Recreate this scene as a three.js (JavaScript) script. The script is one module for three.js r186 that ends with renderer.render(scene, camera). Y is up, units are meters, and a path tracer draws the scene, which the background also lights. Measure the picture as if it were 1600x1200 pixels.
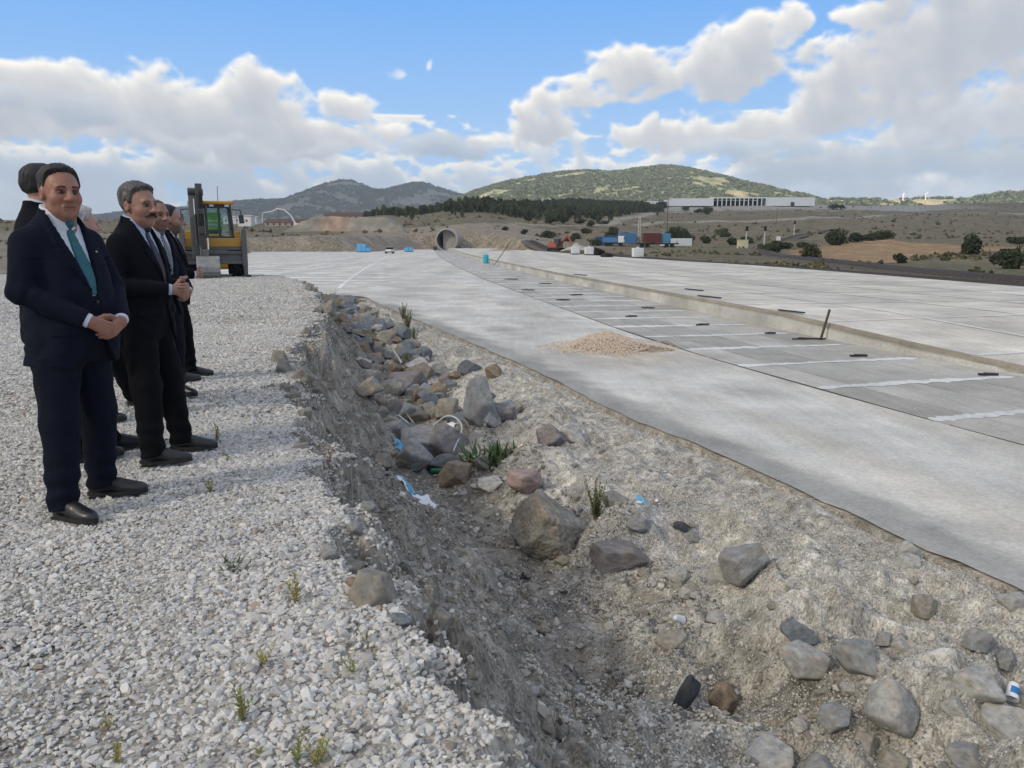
import * as THREE from 'three';
import { mergeGeometries, mergeVertices } from 'three/addons/utils/BufferGeometryUtils.js';
import { ConvexGeometry } from 'three/addons/geometries/ConvexGeometry.js';
import { RoundedBoxGeometry } from 'three/addons/geometries/RoundedBoxGeometry.js';

// ---------------------------------------------------------------- camera, sun, exposure
const scene = new THREE.Scene();
const camera = new THREE.PerspectiveCamera(54.02, 4 / 3, 0.1, 30000);
camera.position.set(0, 1.4, 0);
camera.rotation.set(-10.634 * Math.PI / 180, 0, 0);

const renderer = new THREE.WebGLRenderer({ antialias: true });
renderer.toneMapping = THREE.LinearToneMapping;
renderer.toneMappingExposure = 1.52;
renderer.shadowMap.enabled = true;

const SUN_AZ = -128 * Math.PI / 180, SUN_EL = 34 * Math.PI / 180;      // behind the camera, to its left
const sunDir = new THREE.Vector3(Math.sin(SUN_AZ) * Math.cos(SUN_EL), Math.sin(SUN_EL), -Math.cos(SUN_AZ) * Math.cos(SUN_EL));
const sun = new THREE.DirectionalLight(new THREE.Color().setRGB(1.0, 0.9, 0.72), 5);
sun.position.copy(sunDir).multiplyScalar(400);
sun.castShadow = true;
sun.shadow.radius = 12;
sun.shadow.mapSize.set(4096, 4096);
Object.assign(sun.shadow.camera, { left: -60, right: 60, top: 60, bottom: -60, near: 1, far: 900 });
scene.add(sun, sun.target);

// ---------------------------------------------------------------- numbers: random, noise
function rng(seed) { let a = seed >>> 0; return () => { a = (a + 0x6D2B79F5) | 0; let t = Math.imul(a ^ (a >>> 15), 1 | a); t = (t + Math.imul(t ^ (t >>> 7), 61 | t)) ^ t; return ((t ^ (t >>> 14)) >>> 0) / 4294967296; }; }
const PERM = new Uint8Array(512); { const r = rng(77), p = [...Array(256).keys()]; for (let i = 255; i > 0; i--) { const j = Math.floor(r() * (i + 1)); [p[i], p[j]] = [p[j], p[i]]; } for (let i = 0; i < 512; i++) PERM[i] = p[i & 255]; }
const grad = (h, x, y, z) => { h &= 15; const u = h < 8 ? x : y, v = h < 4 ? y : (h === 12 || h === 14) ? x : z; return ((h & 1) ? -u : u) + ((h & 2) ? -v : v); };
function noise(x, y = 0, z = 0) {
  let X = Math.floor(x), Y = Math.floor(y), Z = Math.floor(z); x -= X; y -= Y; z -= Z; X &= 255; Y &= 255; Z &= 255;
  const u = x * x * x * (x * (x * 6 - 15) + 10), v = y * y * y * (y * (y * 6 - 15) + 10), w = z * z * z * (z * (z * 6 - 15) + 10);
  const A = PERM[X] + Y, AA = PERM[A] + Z, AB = PERM[A + 1] + Z, B = PERM[X + 1] + Y, BA = PERM[B] + Z, BB = PERM[B + 1] + Z;
  const l = (a, b, t) => a + (b - a) * t;
  return l(l(l(grad(PERM[AA], x, y, z), grad(PERM[BA], x - 1, y, z), u), l(grad(PERM[AB], x, y - 1, z), grad(PERM[BB], x - 1, y - 1, z), u), v),
    l(l(grad(PERM[AA + 1], x, y, z - 1), grad(PERM[BA + 1], x - 1, y, z - 1), u), l(grad(PERM[AB + 1], x, y - 1, z - 1), grad(PERM[BB + 1], x - 1, y - 1, z - 1), u), v), w);
}
function fbm(x, y, z, o = 4) { let s = 0, a = 0.5; for (let i = 0; i < o; i++) { s += a * noise(x, y, z); x = x * 2.03 + 11.3; y = y * 2.03 + 5.7; z = z * 2.03 + 3.1; a *= 0.5; } return s; }
function billow(x, y, z, o = 4) { let s = 0, a = 0.5; for (let i = 0; i < o; i++) { s += a * (1 - 2.6 * Math.abs(noise(x, y, z))); x = x * 2.07 + 11.3; y = y * 2.07 + 5.7; z = z * 2.07 + 3.1; a *= 0.52; } return s; }
const clamp = (x, a = 0, b = 1) => x < a ? a : x > b ? b : x;
const sstep = (a, b, x) => { x = clamp((x - a) / (b - a)); return x * x * (3 - 2 * x); };
const lerp = (a, b, t) => a + (b - a) * t;
function table(pts) {                                    // piecewise curve through [key, value ...] rows, smooth
  return (k, c = 1) => {
    if (k <= pts[0][0]) return pts[0][c]; const n = pts.length; if (k >= pts[n - 1][0]) return pts[n - 1][c];
    let i = 0; while (pts[i + 1][0] < k) i++;
    const p1 = pts[i], p2 = pts[i + 1], p0 = pts[Math.max(0, i - 1)], p3 = pts[Math.min(n - 1, i + 2)], h = p2[0] - p1[0], t = (k - p1[0]) / h;
    const m1 = (p2[c] - p0[c]) / Math.max(1e-6, p2[0] - p0[0]) * h, m2 = (p3[c] - p1[c]) / Math.max(1e-6, p3[0] - p1[0]) * h, t2 = t * t, t3 = t2 * t;
    return (2 * t3 - 3 * t2 + 1) * p1[c] + (t3 - 2 * t2 + t) * m1 + (-2 * t3 + 3 * t2) * p2[c] + (t3 - t2) * m2;
  };
}
const lin = (pts) => (k, c = 1) => { if (k <= pts[0][0]) return pts[0][c]; for (let i = 0; i + 1 < pts.length; i++) if (k <= pts[i + 1][0]) return lerp(pts[i][c], pts[i + 1][c], (k - pts[i][0]) / (pts[i + 1][0] - pts[i][0])); return pts[pts.length - 1][c]; };

// ---------------------------------------------------------------- sky: blue air with cumulus, by direction
{
  const W = 4096, H = 2048, data = new Float32Array(W * H * 4), DEG = 180 / Math.PI;
  // [azimuth, elevation, half width, half height] of the cloud bodies, degrees
  const heaps = [
    [-31.5, 9.0, 7, 2.0], [-25.0, 9.4, 2.8, 1.9], [-22, 8.7, 4, 2.2], [-18.4, 9.6, 3.0, 2.2], [-16.2, 9.0, 2.6, 2.1], [-12, 9.1, 2.5, 1.9], [-22, 7.5, 8.5, 2.4], [-14, 7.3, 5.5, 1.9], [-9.6, 7.9, 1.6, 1.4], [-33, 7.2, 5, 1.6],
    [0.2, 7.4, 1.6, 1.3], [-2.2, 7.0, 1.3, .9], [1.8, 8.7, 1.9, 1.5], [4.4, 10, 2.8, 1.7], [8.8, 11.2, 4, 2.1], [13.4, 11.9, 3.4, 2.0], [17, 13.2, 2.4, 1.6], [19, 14.3, 1.6, 1.3], [15.6, 11.6, 4.2, 1.4], [20.5, 11.7, 3.0, 1.1],
    [24, 10.6, 6, 2.7], [28, 12.4, 6, 3.2], [32, 13.8, 6, 4], [37, 12, 7, 5], [22, 8.2, 9, 1.9], [30, 8, 9, 3], [17, 7.6, 5, 1.1], [9.8, 8.0, 0.9, 1.0], [11, 7.2, 5, .85], [24, 14.5, 2.6, 1.2], [28.5, 15.4, 6, 2.6],
  ];
  const greys = [[-31, 8.2, 6, 1.3], [-21, 6.5, 8, .75], [-6.6, 7.0, 3.8, 1.5], [-3.4, 6.3, 3, 1.1], [-14, 6.3, 3.5, .6], [24, 5.2, 8.5, 2.0], [32, 5.4, 9, 3.0], [16, 6.4, 5, .9], [36, 3, 10, 2.6], [22, 3.0, 7, 1.0]];
  const wisps = [[-8.6, 12, .9, .7], [-6.8, 12.6, .5, .5], [21.3, 13.0, .8, .7], [20.4, 12.4, 1, .5]];
  const shape = (list, az, el) => { let m = -3; for (const [a, e, rx, ry] of list) { const dx = (az - a) / rx; if (dx > 2.2 || dx < -2.2) continue; let dy = (el - e) / ry; if (dy < 0) dy *= 1.15; const q = 1 - dx * dx - dy * dy; if (q > m) m = q; } return m; };
  const rows = H / 2, A = new Float32Array(W * rows), B = new Float32Array(W * rows), C = new Float32Array(W * rows);
  for (let j = 0; j < rows; j++) {
    const el = (j + 0.5) / H * Math.PI, ce = Math.cos(el), y = Math.sin(el), eld = el * DEG;
    for (let i = 0; i < W; i++) {
      const th = ((i + 0.5) / W - 0.5) * 2 * Math.PI, x = Math.cos(th) * ce, z = Math.sin(th) * ce, az = Math.atan2(x, -z) * DEG, k = j * W + i;
      const w = (1 - sstep(37, 50, Math.abs(az))) * (1 - sstep(17, 26, eld));      // where the cloud bodies of the list stand; elsewhere the same kind of clouds at random
      if (Math.abs(az) > 45 || eld > 22) { const q = Math.abs(az) > 62 || eld > 30 ? ~3 : ~1, k0 = (j & q) * W + (i & q); if (k0 !== k) { A[k] = A[k0]; B[k] = B[k0]; C[k] = C[k0]; continue; } }
      const wx = fbm(x * 11, y * 16 + 8, z * 11 + 5, 4), wy = fbm(x * 11 + 40, y * 16, z * 11 + 25, 4), azw = az + wx * 3.4, elw = eld + wy * 2.0;
      const n = billow(x * 15 + 3 + wx * .5, y * 22 + 1, z * 15 + wy * .5, 6), lowf = fbm(x * 2.1 + 7, y * 4.5, z * 2.1 + 2, 3);
      const rnd = (lowf + 0.16) * 5.5 - sstep(20, 60, eld) * 0.3;
      let a = w > 0 ? lerp(rnd, shape(heaps, azw, elw), w) : rnd;
      A[k] = a * 0.8 + n * 0.82 - 0.30 + wx * .35 + wy * .3 + (w > 0 ? fbm(x * 60, y * 80, z * 60 + 3, 3) * .35 : 0);
      const n2 = fbm(x * 16, y * 30 + 4, z * 16 + 9, 5), rg = lowf * 4 - 1.4;
      B[k] = (w > 0 ? lerp(rg, shape(greys, azw, elw), w) : rg) + n2 * 1.9 - 0.05;
      // low far band of small cumulus under 6.5 degrees
      const n3 = billow(x * 21 + 9, y * 44, z * 21 + 4, 5);
      C[k] = eld < 9 ? n3 * 1.2 + wy * 1.6 + sstep(7.4, 4.6, eld) * 1.0 - 0.86 : -1;
      if (w > 0 && eld > 9) { const ws = shape(wisps, azw, elw); if (ws > -1) A[k] = Math.max(A[k], ws * .5 + n2 * 1.2 - .12); }
    }
  }
  const dn = (arr, i, j) => arr[clamp(j, 0, rows - 1) * W + ((i + W) % W)];
  const shade = (arr, i, j, ds) => { let t = 0; for (let s = 1; s <= 5; s++) t += Math.max(0, dn(arr, i - Math.round(s * ds * 0.35), j + Math.round(s * ds))); return t; };
  for (let j = 0; j < H; j++) for (let i = 0; i < W; i++) {
    const o = (j * W + i) * 4; let r, g, b;
    if (j < rows) { r = 0.36; g = 0.35; b = 0.34; }
    else {
      const jj = j - rows, k = jj * W + i, eld = (jj + 0.5) / H * 180;
      const t = sstep(0, 26, eld), t2 = sstep(14, 80, eld);
      r = lerp(lerp(0.46, 0.085, Math.pow(t, .62)), 0.06, t2); g = lerp(lerp(0.66, 0.335, Math.pow(t, .62)), 0.24, t2); b = lerp(lerp(0.86, 0.82, t), 0.66, t2);
      const mix = (al, lr, lg, lb) => { r = lerp(r, lr, al); g = lerp(g, lg, al); b = lerp(b, lb, al); };
      const c = C[k]; if (c > -0.3) { const al = sstep(-0.12, 0.38, c) * 0.92, L = clamp(1.1 * Math.exp(-shade(C, i, jj, 2.4) * 0.85)); mix(al, lerp(0.46, 0.96, L), lerp(0.54, 0.92, L), lerp(0.65, 0.82, L)); }
      const a = A[k]; if (a > -0.1) {
        const al = sstep(-0.1, 0.52, a), sh = shade(A, i, jj, 5.5), near = shade(A, i, jj, 1.6), L = clamp(0.46 * Math.exp(-sh * 0.36) + 0.62 * Math.exp(-near * 0.66));
        mix(al, lerp(0.40, 0.99, L), lerp(0.44, 0.95, L), lerp(0.51, 0.87, L));
      }
      const gcl = B[k]; if (gcl > 0) { const al = sstep(0, 0.9, gcl) * 0.85, L = clamp(0.9 * Math.exp(-shade(B, i, jj, 5) * 0.5)); mix(al, lerp(0.33, 0.62, L), lerp(0.4, 0.65, L), lerp(0.5, 0.68, L)); }
      const hz = Math.exp(-eld / 2.0) * 0.5; mix(hz, 0.6, 0.69, 0.79);
    }
    data[o] = r * .79; data[o + 1] = g * .79; data[o + 2] = b * .79; data[o + 3] = 1;
  }
  const tex = new THREE.DataTexture(data, W, H, THREE.RGBAFormat, THREE.FloatType);
  tex.mapping = THREE.EquirectangularReflectionMapping; tex.minFilter = tex.magFilter = THREE.LinearFilter; tex.needsUpdate = true;
  scene.background = tex; scene.environment = tex;
}
// ---------------------------------------------------------------- helpers: textures, materials, meshes
const rgb = (r, g, b) => new THREE.Color().setRGB(r, g, b);
function pnoise(x, y, P, seed = 0) {                                   // repeats every P cells
  const X = Math.floor(x), Y = Math.floor(y), fx = x - X, fy = y - Y, u = fx * fx * (3 - 2 * fx), v = fy * fy * (3 - 2 * fy);
  const h = (i, j) => PERM[(PERM[(((i % P) + P) % P + seed * 17) & 255] + ((j % P) + P) % P) & 255] / 255;
  return lerp(lerp(h(X, Y), h(X + 1, Y), u), lerp(h(X, Y + 1), h(X + 1, Y + 1), u), v);
}
function pfbm(u, v, P, o = 4, seed = 0) { let s = 0, a = 0.5, n = 0; for (let i = 0; i < o && P < 250; i++) { s += a * pnoise(u * P, v * P, P, seed + i); n += a; a *= 0.55; P *= 2; } return s / n; }
function makeTex(n, fn, srgb, rep = 1) {
  const d = new Uint8Array(n * n * 4);
  for (let j = 0; j < n; j++) for (let i = 0; i < n; i++) { const c = fn((i + 0.5) / n, (j + 0.5) / n), k = (j * n + i) * 4; d[k] = clamp(c[0]) * 255; d[k + 1] = clamp(c[1]) * 255; d[k + 2] = clamp(c[2]) * 255; d[k + 3] = 255; }
  const t = new THREE.DataTexture(d, n, n); t.wrapS = t.wrapT = THREE.RepeatWrapping; t.magFilter = THREE.LinearFilter; t.minFilter = THREE.LinearMipmapLinearFilter; t.generateMipmaps = true;
  if (srgb) t.colorSpace = THREE.SRGBColorSpace; t.repeat.set(rep, rep); t.needsUpdate = true; return t;
}
const grey = (v) => [v, v, v];
// speckled grit: pale and dark grains over soft blotches (tile of 1.5 m)
const gritMap = makeTex(1024, (u, v) => { const s = pnoise(u * 200, v * 200, 200, 3), m = pfbm(u, v, 24, 3, 9), c = pfbm(u, v, 5, 3, 4); let t = 0.8 + (s - 0.5) * 0.3 + (m - 0.5) * 0.45 + (c - 0.5) * 0.25; if (pnoise(u * 120, v * 120, 120, 8) > 0.86) t += 0.16; if (pnoise(u * 90, v * 90, 90, 5) < 0.12) t -= 0.2; return [t, t * 0.985, t * 0.96]; }, true);
const gritBump = makeTex(1024, (u, v) => grey(0.5 + (pnoise(u * 200, v * 200, 200, 3) - 0.5) * 0.35 + (pfbm(u, v, 32, 4, 9) - 0.5) * 0.9), false);
// trowelled concrete (tile of 6 m): long streaks along v, blotches, pores
const concMap = makeTex(1024, (u, v) => { const st = pnoise(u * 120, v * 6, 6, 2) * 0.4 + pnoise(u * 60, v * 4, 4, 6) * 0.6, bl = pfbm(u, v, 6, 5, 1), f = pnoise(u * 240, v * 240, 240, 7); const t = 0.9 + (bl - 0.5) * 0.3 + (st - 0.5) * 0.07 + (f - 0.5) * 0.1; return [t, t * 0.995, t * 0.98]; }, true);
const concBump = makeTex(1024, (u, v) => grey(pfbm(u, v, 20, 4, 3) * 0.6 + pnoise(u * 220, v * 220, 220, 2) * 0.4), false);
const M = {};
const std = (o) => new THREE.MeshStandardMaterial({ roughness: 0.9, metalness: 0, ...o });
M.grit = std({ map: gritMap, bumpMap: gritBump, bumpScale: 0.009, vertexColors: true, roughness: 0.97 });
M.conc = std({ map: concMap, bumpMap: concBump, bumpScale: 0.004, vertexColors: true, roughness: 0.88 });
M.far = std({ vertexColors: true, roughness: 1 });

function named(o, name, parent = scene) { o.name = name; parent.add(o); return o; }
const taken = new Map();
function numbered(n) { const k = taken.get(n) || 0; taken.set(n, k + 1); return k ? n + '_' + String(k).padStart(3, '0') : n; }
function mesh(name, geo, mat, parent = scene) { return named(new THREE.Mesh(geo, mat), parent === scene ? numbered(name) : name, parent); }
function structure(name, geo, mat) { const m = mesh(name, geo, mat); m.userData.kind = 'structure'; return m; }
function thing(name, label, category, pos = [0, 0, 0], turn = 0, group) { const o = new THREE.Group(); named(o, numbered(name)); o.position.set(...pos); o.rotation.y = turn; o.userData = { label, category }; if (group) o.userData.group = group; return o; }
function tag(o, label, category, group) { o.userData.label = label; o.userData.category = category; if (group) o.userData.group = group; return o; }
function grid(nu, nv, fn, uvScale) {                                    // fn(i/nu, j/nv) -> [x, y, z, r, g, b, (u, v)]
  const P = new Float32Array((nu + 1) * (nv + 1) * 3), C = new Float32Array(P.length), U = new Float32Array((nu + 1) * (nv + 1) * 2), I = new Uint32Array(nu * nv * 6);
  let k = 0;
  for (let j = 0; j <= nv; j++) for (let i = 0; i <= nu; i++, k++) { const p = fn(i / nu, j / nv, i, j); P[k * 3] = p[0]; P[k * 3 + 1] = p[1]; P[k * 3 + 2] = p[2]; C[k * 3] = p[3] ?? 1; C[k * 3 + 1] = p[4] ?? 1; C[k * 3 + 2] = p[5] ?? 1; U[k * 2] = p[6] ?? p[0] / uvScale; U[k * 2 + 1] = p[7] ?? p[2] / uvScale; }
  k = 0; const w = nu + 1;
  for (let j = 0; j < nv; j++) for (let i = 0; i < nu; i++) { const a = j * w + i; I[k++] = a; I[k++] = a + 1; I[k++] = a + w; I[k++] = a + 1; I[k++] = a + w + 1; I[k++] = a + w; }
  const g = new THREE.BufferGeometry(); g.setAttribute('position', new THREE.BufferAttribute(P, 3)); g.setAttribute('color', new THREE.BufferAttribute(C, 3)); g.setAttribute('uv', new THREE.BufferAttribute(U, 2)); g.setIndex(new THREE.BufferAttribute(I, 1)); g.computeVertexNormals();
  let ny = 0; const N = g.attributes.normal; for (let q = 0; q < N.count; q += 7) ny += N.getY(q);                    // sheets face up
  if (ny < -.2 * N.count / 7) { for (let q = 0; q < I.length; q += 3) { const t = I[q]; I[q] = I[q + 1]; I[q + 1] = t; } g.computeVertexNormals(); }
  return g;
}
const Vec = (x, y, z) => new THREE.Vector3(x, y, z);
const at = (g, x, y, z, rx = 0, ry = 0, rz = 0, s = 1) => { g.applyMatrix4(new THREE.Matrix4().compose(Vec(x, y, z), new THREE.Quaternion().setFromEuler(new THREE.Euler(rx, ry, rz)), Array.isArray(s) ? Vec(...s) : Vec(s, s, s))); return g; };
const box = (w, h, d, x = 0, y = 0, z = 0, r = 0) => at(r ? new RoundedBoxGeometry(w, h, d, 2, Math.min(r, w / 2.01, h / 2.01, d / 2.01)) : new THREE.BoxGeometry(w, h, d), x, y, z);
const cyl = (r0, r1, h, x, y, z, seg = 16) => at(new THREE.CylinderGeometry(r1, r0, h, seg), x, y, z);
function bar(a, b, r, seg = 8, r2 = r) { const d = Vec(b[0] - a[0], b[1] - a[1], b[2] - a[2]), g = new THREE.CylinderGeometry(r2, r, d.length(), seg); g.applyQuaternion(new THREE.Quaternion().setFromUnitVectors(Vec(0, 1, 0), d.clone().normalize())); g.translate((a[0] + b[0]) / 2, (a[1] + b[1]) / 2, (a[2] + b[2]) / 2); return g; }
function join(list) { return mergeGeometries(list.map((g) => { const q = g.index ? g.toNonIndexed() : g; for (const k of Object.keys(q.attributes)) if (!['position', 'normal', 'uv'].includes(k)) q.deleteAttribute(k); return q; })); }

// ---------------------------------------------------------------- the lie of the land (s = metres ahead of the camera, -z)
const padEdge = table([[-6, 0.9], [0.5, 0.12], [1.8, -0.1], [2.1, -0.16], [2.5, -0.41], [3.0, -0.7], [3.5, -0.8], [4.0, -0.85], [4.6, -1.25], [5.4, -1.55], [6.3, -1.75], [7.5, -2.29], [10, -3.0], [12.8, -3.4], [18.5, -4.77], [27.7, -7.7], [33, -10], [42, -14]]);
const roadEdge = table([[-6, 7.2], [1, 5.1], [3, 4.3], [4.9, 3.58], [6.7, 2.97], [8.7, 2.28], [10.3, 1.62], [13.4, 0.69], [16.2, -0.28], [20.3, -1.73], [27.7, -4.46], [38, -8.0], [45, -11]]);
const chanL = table([[-10, 12], [0, 9], [5, 7.4], [8.8, 6.16], [11.8, 5.26], [15.5, 4.26], [17.6, 3.77], [21, 3.05], [31.3, 1.33], [52, -2.05], [91, -7.4], [140, -13.5], [182, -18], [240, -24.5], [300, -31]]);
const platFar = table([[-10, 30], [20, 25], [35, 23.6], [50, 22.7], [67, 21.4], [87, 17.8], [135, 11.3], [221, 2], [262, -6]]);
const platTop = lin([[8, -1.0], [14, -0.92], [17.8, -0.77], [22, -0.6], [60, -0.58], [300, -0.55]]);
const CHAN_Y = -1.1, ROAD_Y = -1.0;
const qs = [-1.4, -0.8, -0.3, -0.15, -0.05, 0.1, 0.3, 0.7, 1.4];
const landRows = [
  [20, -.2, -.2, -.6, -1.2, -1.3, -1.3, -1.3, -1.3, -1.3], [100, 0, 0, -.3, -1.1, -1.2, -1.2, -.9, -.8, -.8], [200, 3, 3, 2.4, 2.2, 2.2, .8, .6, .6, .6], [300, 8, 8, 6.5, 6.2, 8, 4.5, 3.2, 3.2, 3.2],
  [420, 13, 13, 10, 10.5, 14, 11, 9, 9, 9], [600, 16, 16, 12, 20, 26, 21, 19, 19, 19], [900, 22, 22, 20, 28, 38, 40, 42, 44, 44], [1300, 30, 30, 22, 28, 38, 42, 46, 50, 50], [2000, 40, 40, 25, 30, 40, 40, 50, 60, 60], [2600, 40, 40, 30, 30, 40, 40, 50, 60, 60]];
const landCurves = table(landRows), slabLeft = (s) => -18 - 0.3 * (s - 34);
const TX = -23.2, TS = 284;                                             // tunnel mouth
function land(x, s) {
  const q = clamp(x / Math.max(s, 20), -1.39, 1.39); let i = 0; while (qs[i + 1] < q) i++;
  const t = (q - qs[i]) / (qs[i + 1] - qs[i]), tt = t * t * (3 - 2 * t);
  let h = lerp(landCurves(s, i + 1), landCurves(s, i + 2), tt);
  const rough = sstep(60, 400, s); h += rough * (fbm(x * 0.006, s * 0.006, 1, 4) * 9 + fbm(x * 0.03, s * 0.03, 4, 3) * 1.6) + fbm(x * 0.12, s * 0.12, 2, 3) * 0.25;
  if (s > 120 && s < 420) { const side = Math.abs(x - TX) - (s < 285 ? lerp(17, 9, sstep(215, 280, s)) : 9), cut = Math.max(-1.3 + Math.max(0, side) * 0.62 + fbm(x * .15, s * .15, 9, 3) * 1.2 * sstep(0, 6, side), -1.3 + Math.max(0, s - TS) * 0.85); h = Math.min(h, cut); }
  // the concrete lies in a levelled bed
  const inL = slabLeft(s) - 1, inR = platFar(s) + 0.4;
  if (s < 208) { const d = Math.max(inL - x, x - inR, s - 204, 34 - s); if (d < 6) h = Math.min(h, -1.4 + Math.max(0, d) * (x < -20 && s > 150 ? 0.8 : 0.35)); }
  else if (s < 262 && x > TX - 14 && x < inR) h = Math.min(h, -1.4);
  return h;
}
// ---------------------------------------------------------------- the open land
const inPoly = (poly, x, y) => { let c = false; for (let i = 0, j = poly.length - 1; i < poly.length; j = i++) { const [a, b] = poly[i], [d, e] = poly[j]; if ((b > y) !== (e > y) && x < (d - a) * (y - b) / (e - b) + a) c = !c; } return c; };
const segDist = (line, x, y) => { let m = 1e9; for (let i = 0; i + 1 < line.length; i++) { const [a, b] = line[i], [c, d] = line[i + 1], t = clamp(((x - a) * (c - a) + (y - b) * (d - b)) / ((c - a) ** 2 + (d - b) ** 2)), e = Math.hypot(x - a - t * (c - a), y - b - t * (d - b)); if (e < m) m = e; } return m; };
const wheat = [[51, 140], [62, 175], [82, 212], [101, 238], [124, 251], [117, 218], [118, 200], [126, 188], [150, 196], [150, 180], [102, 168], [78, 140], [62, 118], [47, 92], [42, 92], [42, 105]];
const dirtRoads = [[[-2, 330], [14, 350], [30, 354], [55, 420], [84, 500], [140, 560], [185, 557], [203, 545], [231, 557], [357, 717], [412, 709], [437, 658]], [[47, 380], [71, 535], [91, 595], [109, 629], [121, 666], [165, 767]]];
const railLine = [[30.2, 20], [30.6, 40], [31.2, 52], [33.6, 66.6], [35.2, 79], [38.5, 104], [43, 128], [50.5, 152], [62, 190], [76, 226], [93, 262], [116, 305], [142, 355], [170, 414]];
function landColor(x, s, h) {
  const n1 = fbm(x * 0.02, s * 0.02, 3, 4), n2 = fbm(x * 0.11, s * 0.11, 5, 4), n3 = fbm(x * 0.6, s * 0.6, 8, 3);
  let r = 0.212, g = 0.172, b = 0.106;                                   // dry autumn pasture
  const k = 1 + n1 * 0.7 + n2 * 0.8 + n3 * 0.6; r *= k; g *= k; b *= k;
  const green = sstep(0.02, 0.3, n1 + n2 * 0.6); r = lerp(r, 0.105, green * .6); g = lerp(g, 0.115, green * .6); b = lerp(b, 0.06, green * .6);
  const to = (t, a, c, d) => { r = lerp(r, a, t); g = lerp(g, c, t); b = lerp(b, d, t); };
  if (s < 260) to((1 - sstep(4, 26, segDist(railLine, x, s) + n2 * 16)) * 0.55, 0.12, 0.115, 0.06);
  if (inPoly(wheat, x + n2 * 5, s + n2 * 9)) { const f = 0.85 + 0.5 * noise(x * 0.9 + s * 0.25, s * 0.04, 2) + n2 * .4; to(0.92, 0.46 * f, 0.30 * f, 0.15 * f); }
  for (const l of dirtRoads) { const w = 2.6 + (s > 400 ? 3.5 : 0); to(1 - sstep(w * .6, w * 1.3, segDist(l, x, s) + n2 * 5), 0.40, 0.365, 0.31); }
  if (s > 120 && s < 330 && Math.abs(x - TX) < 62) { const t = 1 - sstep(34, 60, Math.abs(x - TX) + n1 * 30 + n2 * 12); to(t * sstep(150, 215, s), 0.33 + n2 * .16, 0.285 + n2 * .13, 0.225 + n2 * .1); }
  if (x < -20 && s < 300 && s > 34) { const t = sstep(-24, -30, x) * (1 - sstep(205, 300, s + n1 * 60)); to(t * 0.8, 0.29 + n2 * .16, 0.26 + n2 * .14, 0.215 + n2 * .12); }
  if (x > 150 && s > 770 && s < 900) to(sstep(775, 800, s + n2 * 40) * (1 - sstep(440, 520, x + n1 * 60)) * .9, 0.42, 0.40, 0.37);
  return [r, g, b];
}
{
  const rows = 340, g = grid(300, rows, (a, b) => { const s = 20 * Math.pow(2400 / 20, b), q = lerp(-1.35, 1.35, a), x = q * s, h = land(x, s); const c = landColor(x, s, h); return [x, h, -s, c[0] * 1.35, c[1] * 1.35, c[2] * 1.35]; }, 1.5);
  const t = gritMap.clone(); t.repeat.set(0.12, 0.12); const bt = gritBump.clone(); bt.repeat.set(0.12, 0.12);
  structure('ground', g, std({ vertexColors: true, map: t, bumpMap: bt, bumpScale: 0.12, roughness: 1 }));
  // land behind and beside the standpoint
  structure('ground', at(grid(40, 20, (a, b) => { const x = lerp(-90, 90, a), z = lerp(40, -22, b); return [x, -1.75 + fbm(x * .1, z * .1, 3, 3) * .3, z, .3, .27, .22]; }, 1.5), 0, 0, 0), M.grit);
}
// ---------------------------------------------------------------- gravel pad, eroded ditch and rough bank in one strip
const ditchDepth = lin([[-6, 1.5], [2, 1.55], [6, 1.58], [10, 1.5], [16, 1.4], [25, 1.3], [34, 1.2], [46, 1.15]]);
const edgeWarp = (x, s) => 0.30 * fbm(x * 1.3, s * 1.3, 3, 4) + 0.2 * noise(s * 1.55, 4, 9) + 0.10 * noise(s * 4.2, x * 4, 2) + .05 * noise(s * 11, x * 9, 5);
const padRelief = (x, s) => fbm(x * 0.5, s * 0.5, 7, 3) * 0.05 + fbm(x * 3, s * 3, 7, 2) * 0.012;
const mounds = [[1.05, 6.6, .55, .32], [0.25, 8.5, .8, .34], [1.9, 5.1, .7, .22], [0.9, 3.7, .5, .2], [2.1, 3.9, .5, .25], [1.5, 4.5, .4, -.12], [0.55, 4.7, .55, -.16], [2.7, 3.6, .6, .2], [-.6, 10.5, .7, .2], [1.55, 7.6, .5, .15], [2.9, 4.7, .35, -.14], [1.3, 3.0, .35, .18], [2.45, 3.1, .3, .24]];
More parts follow.
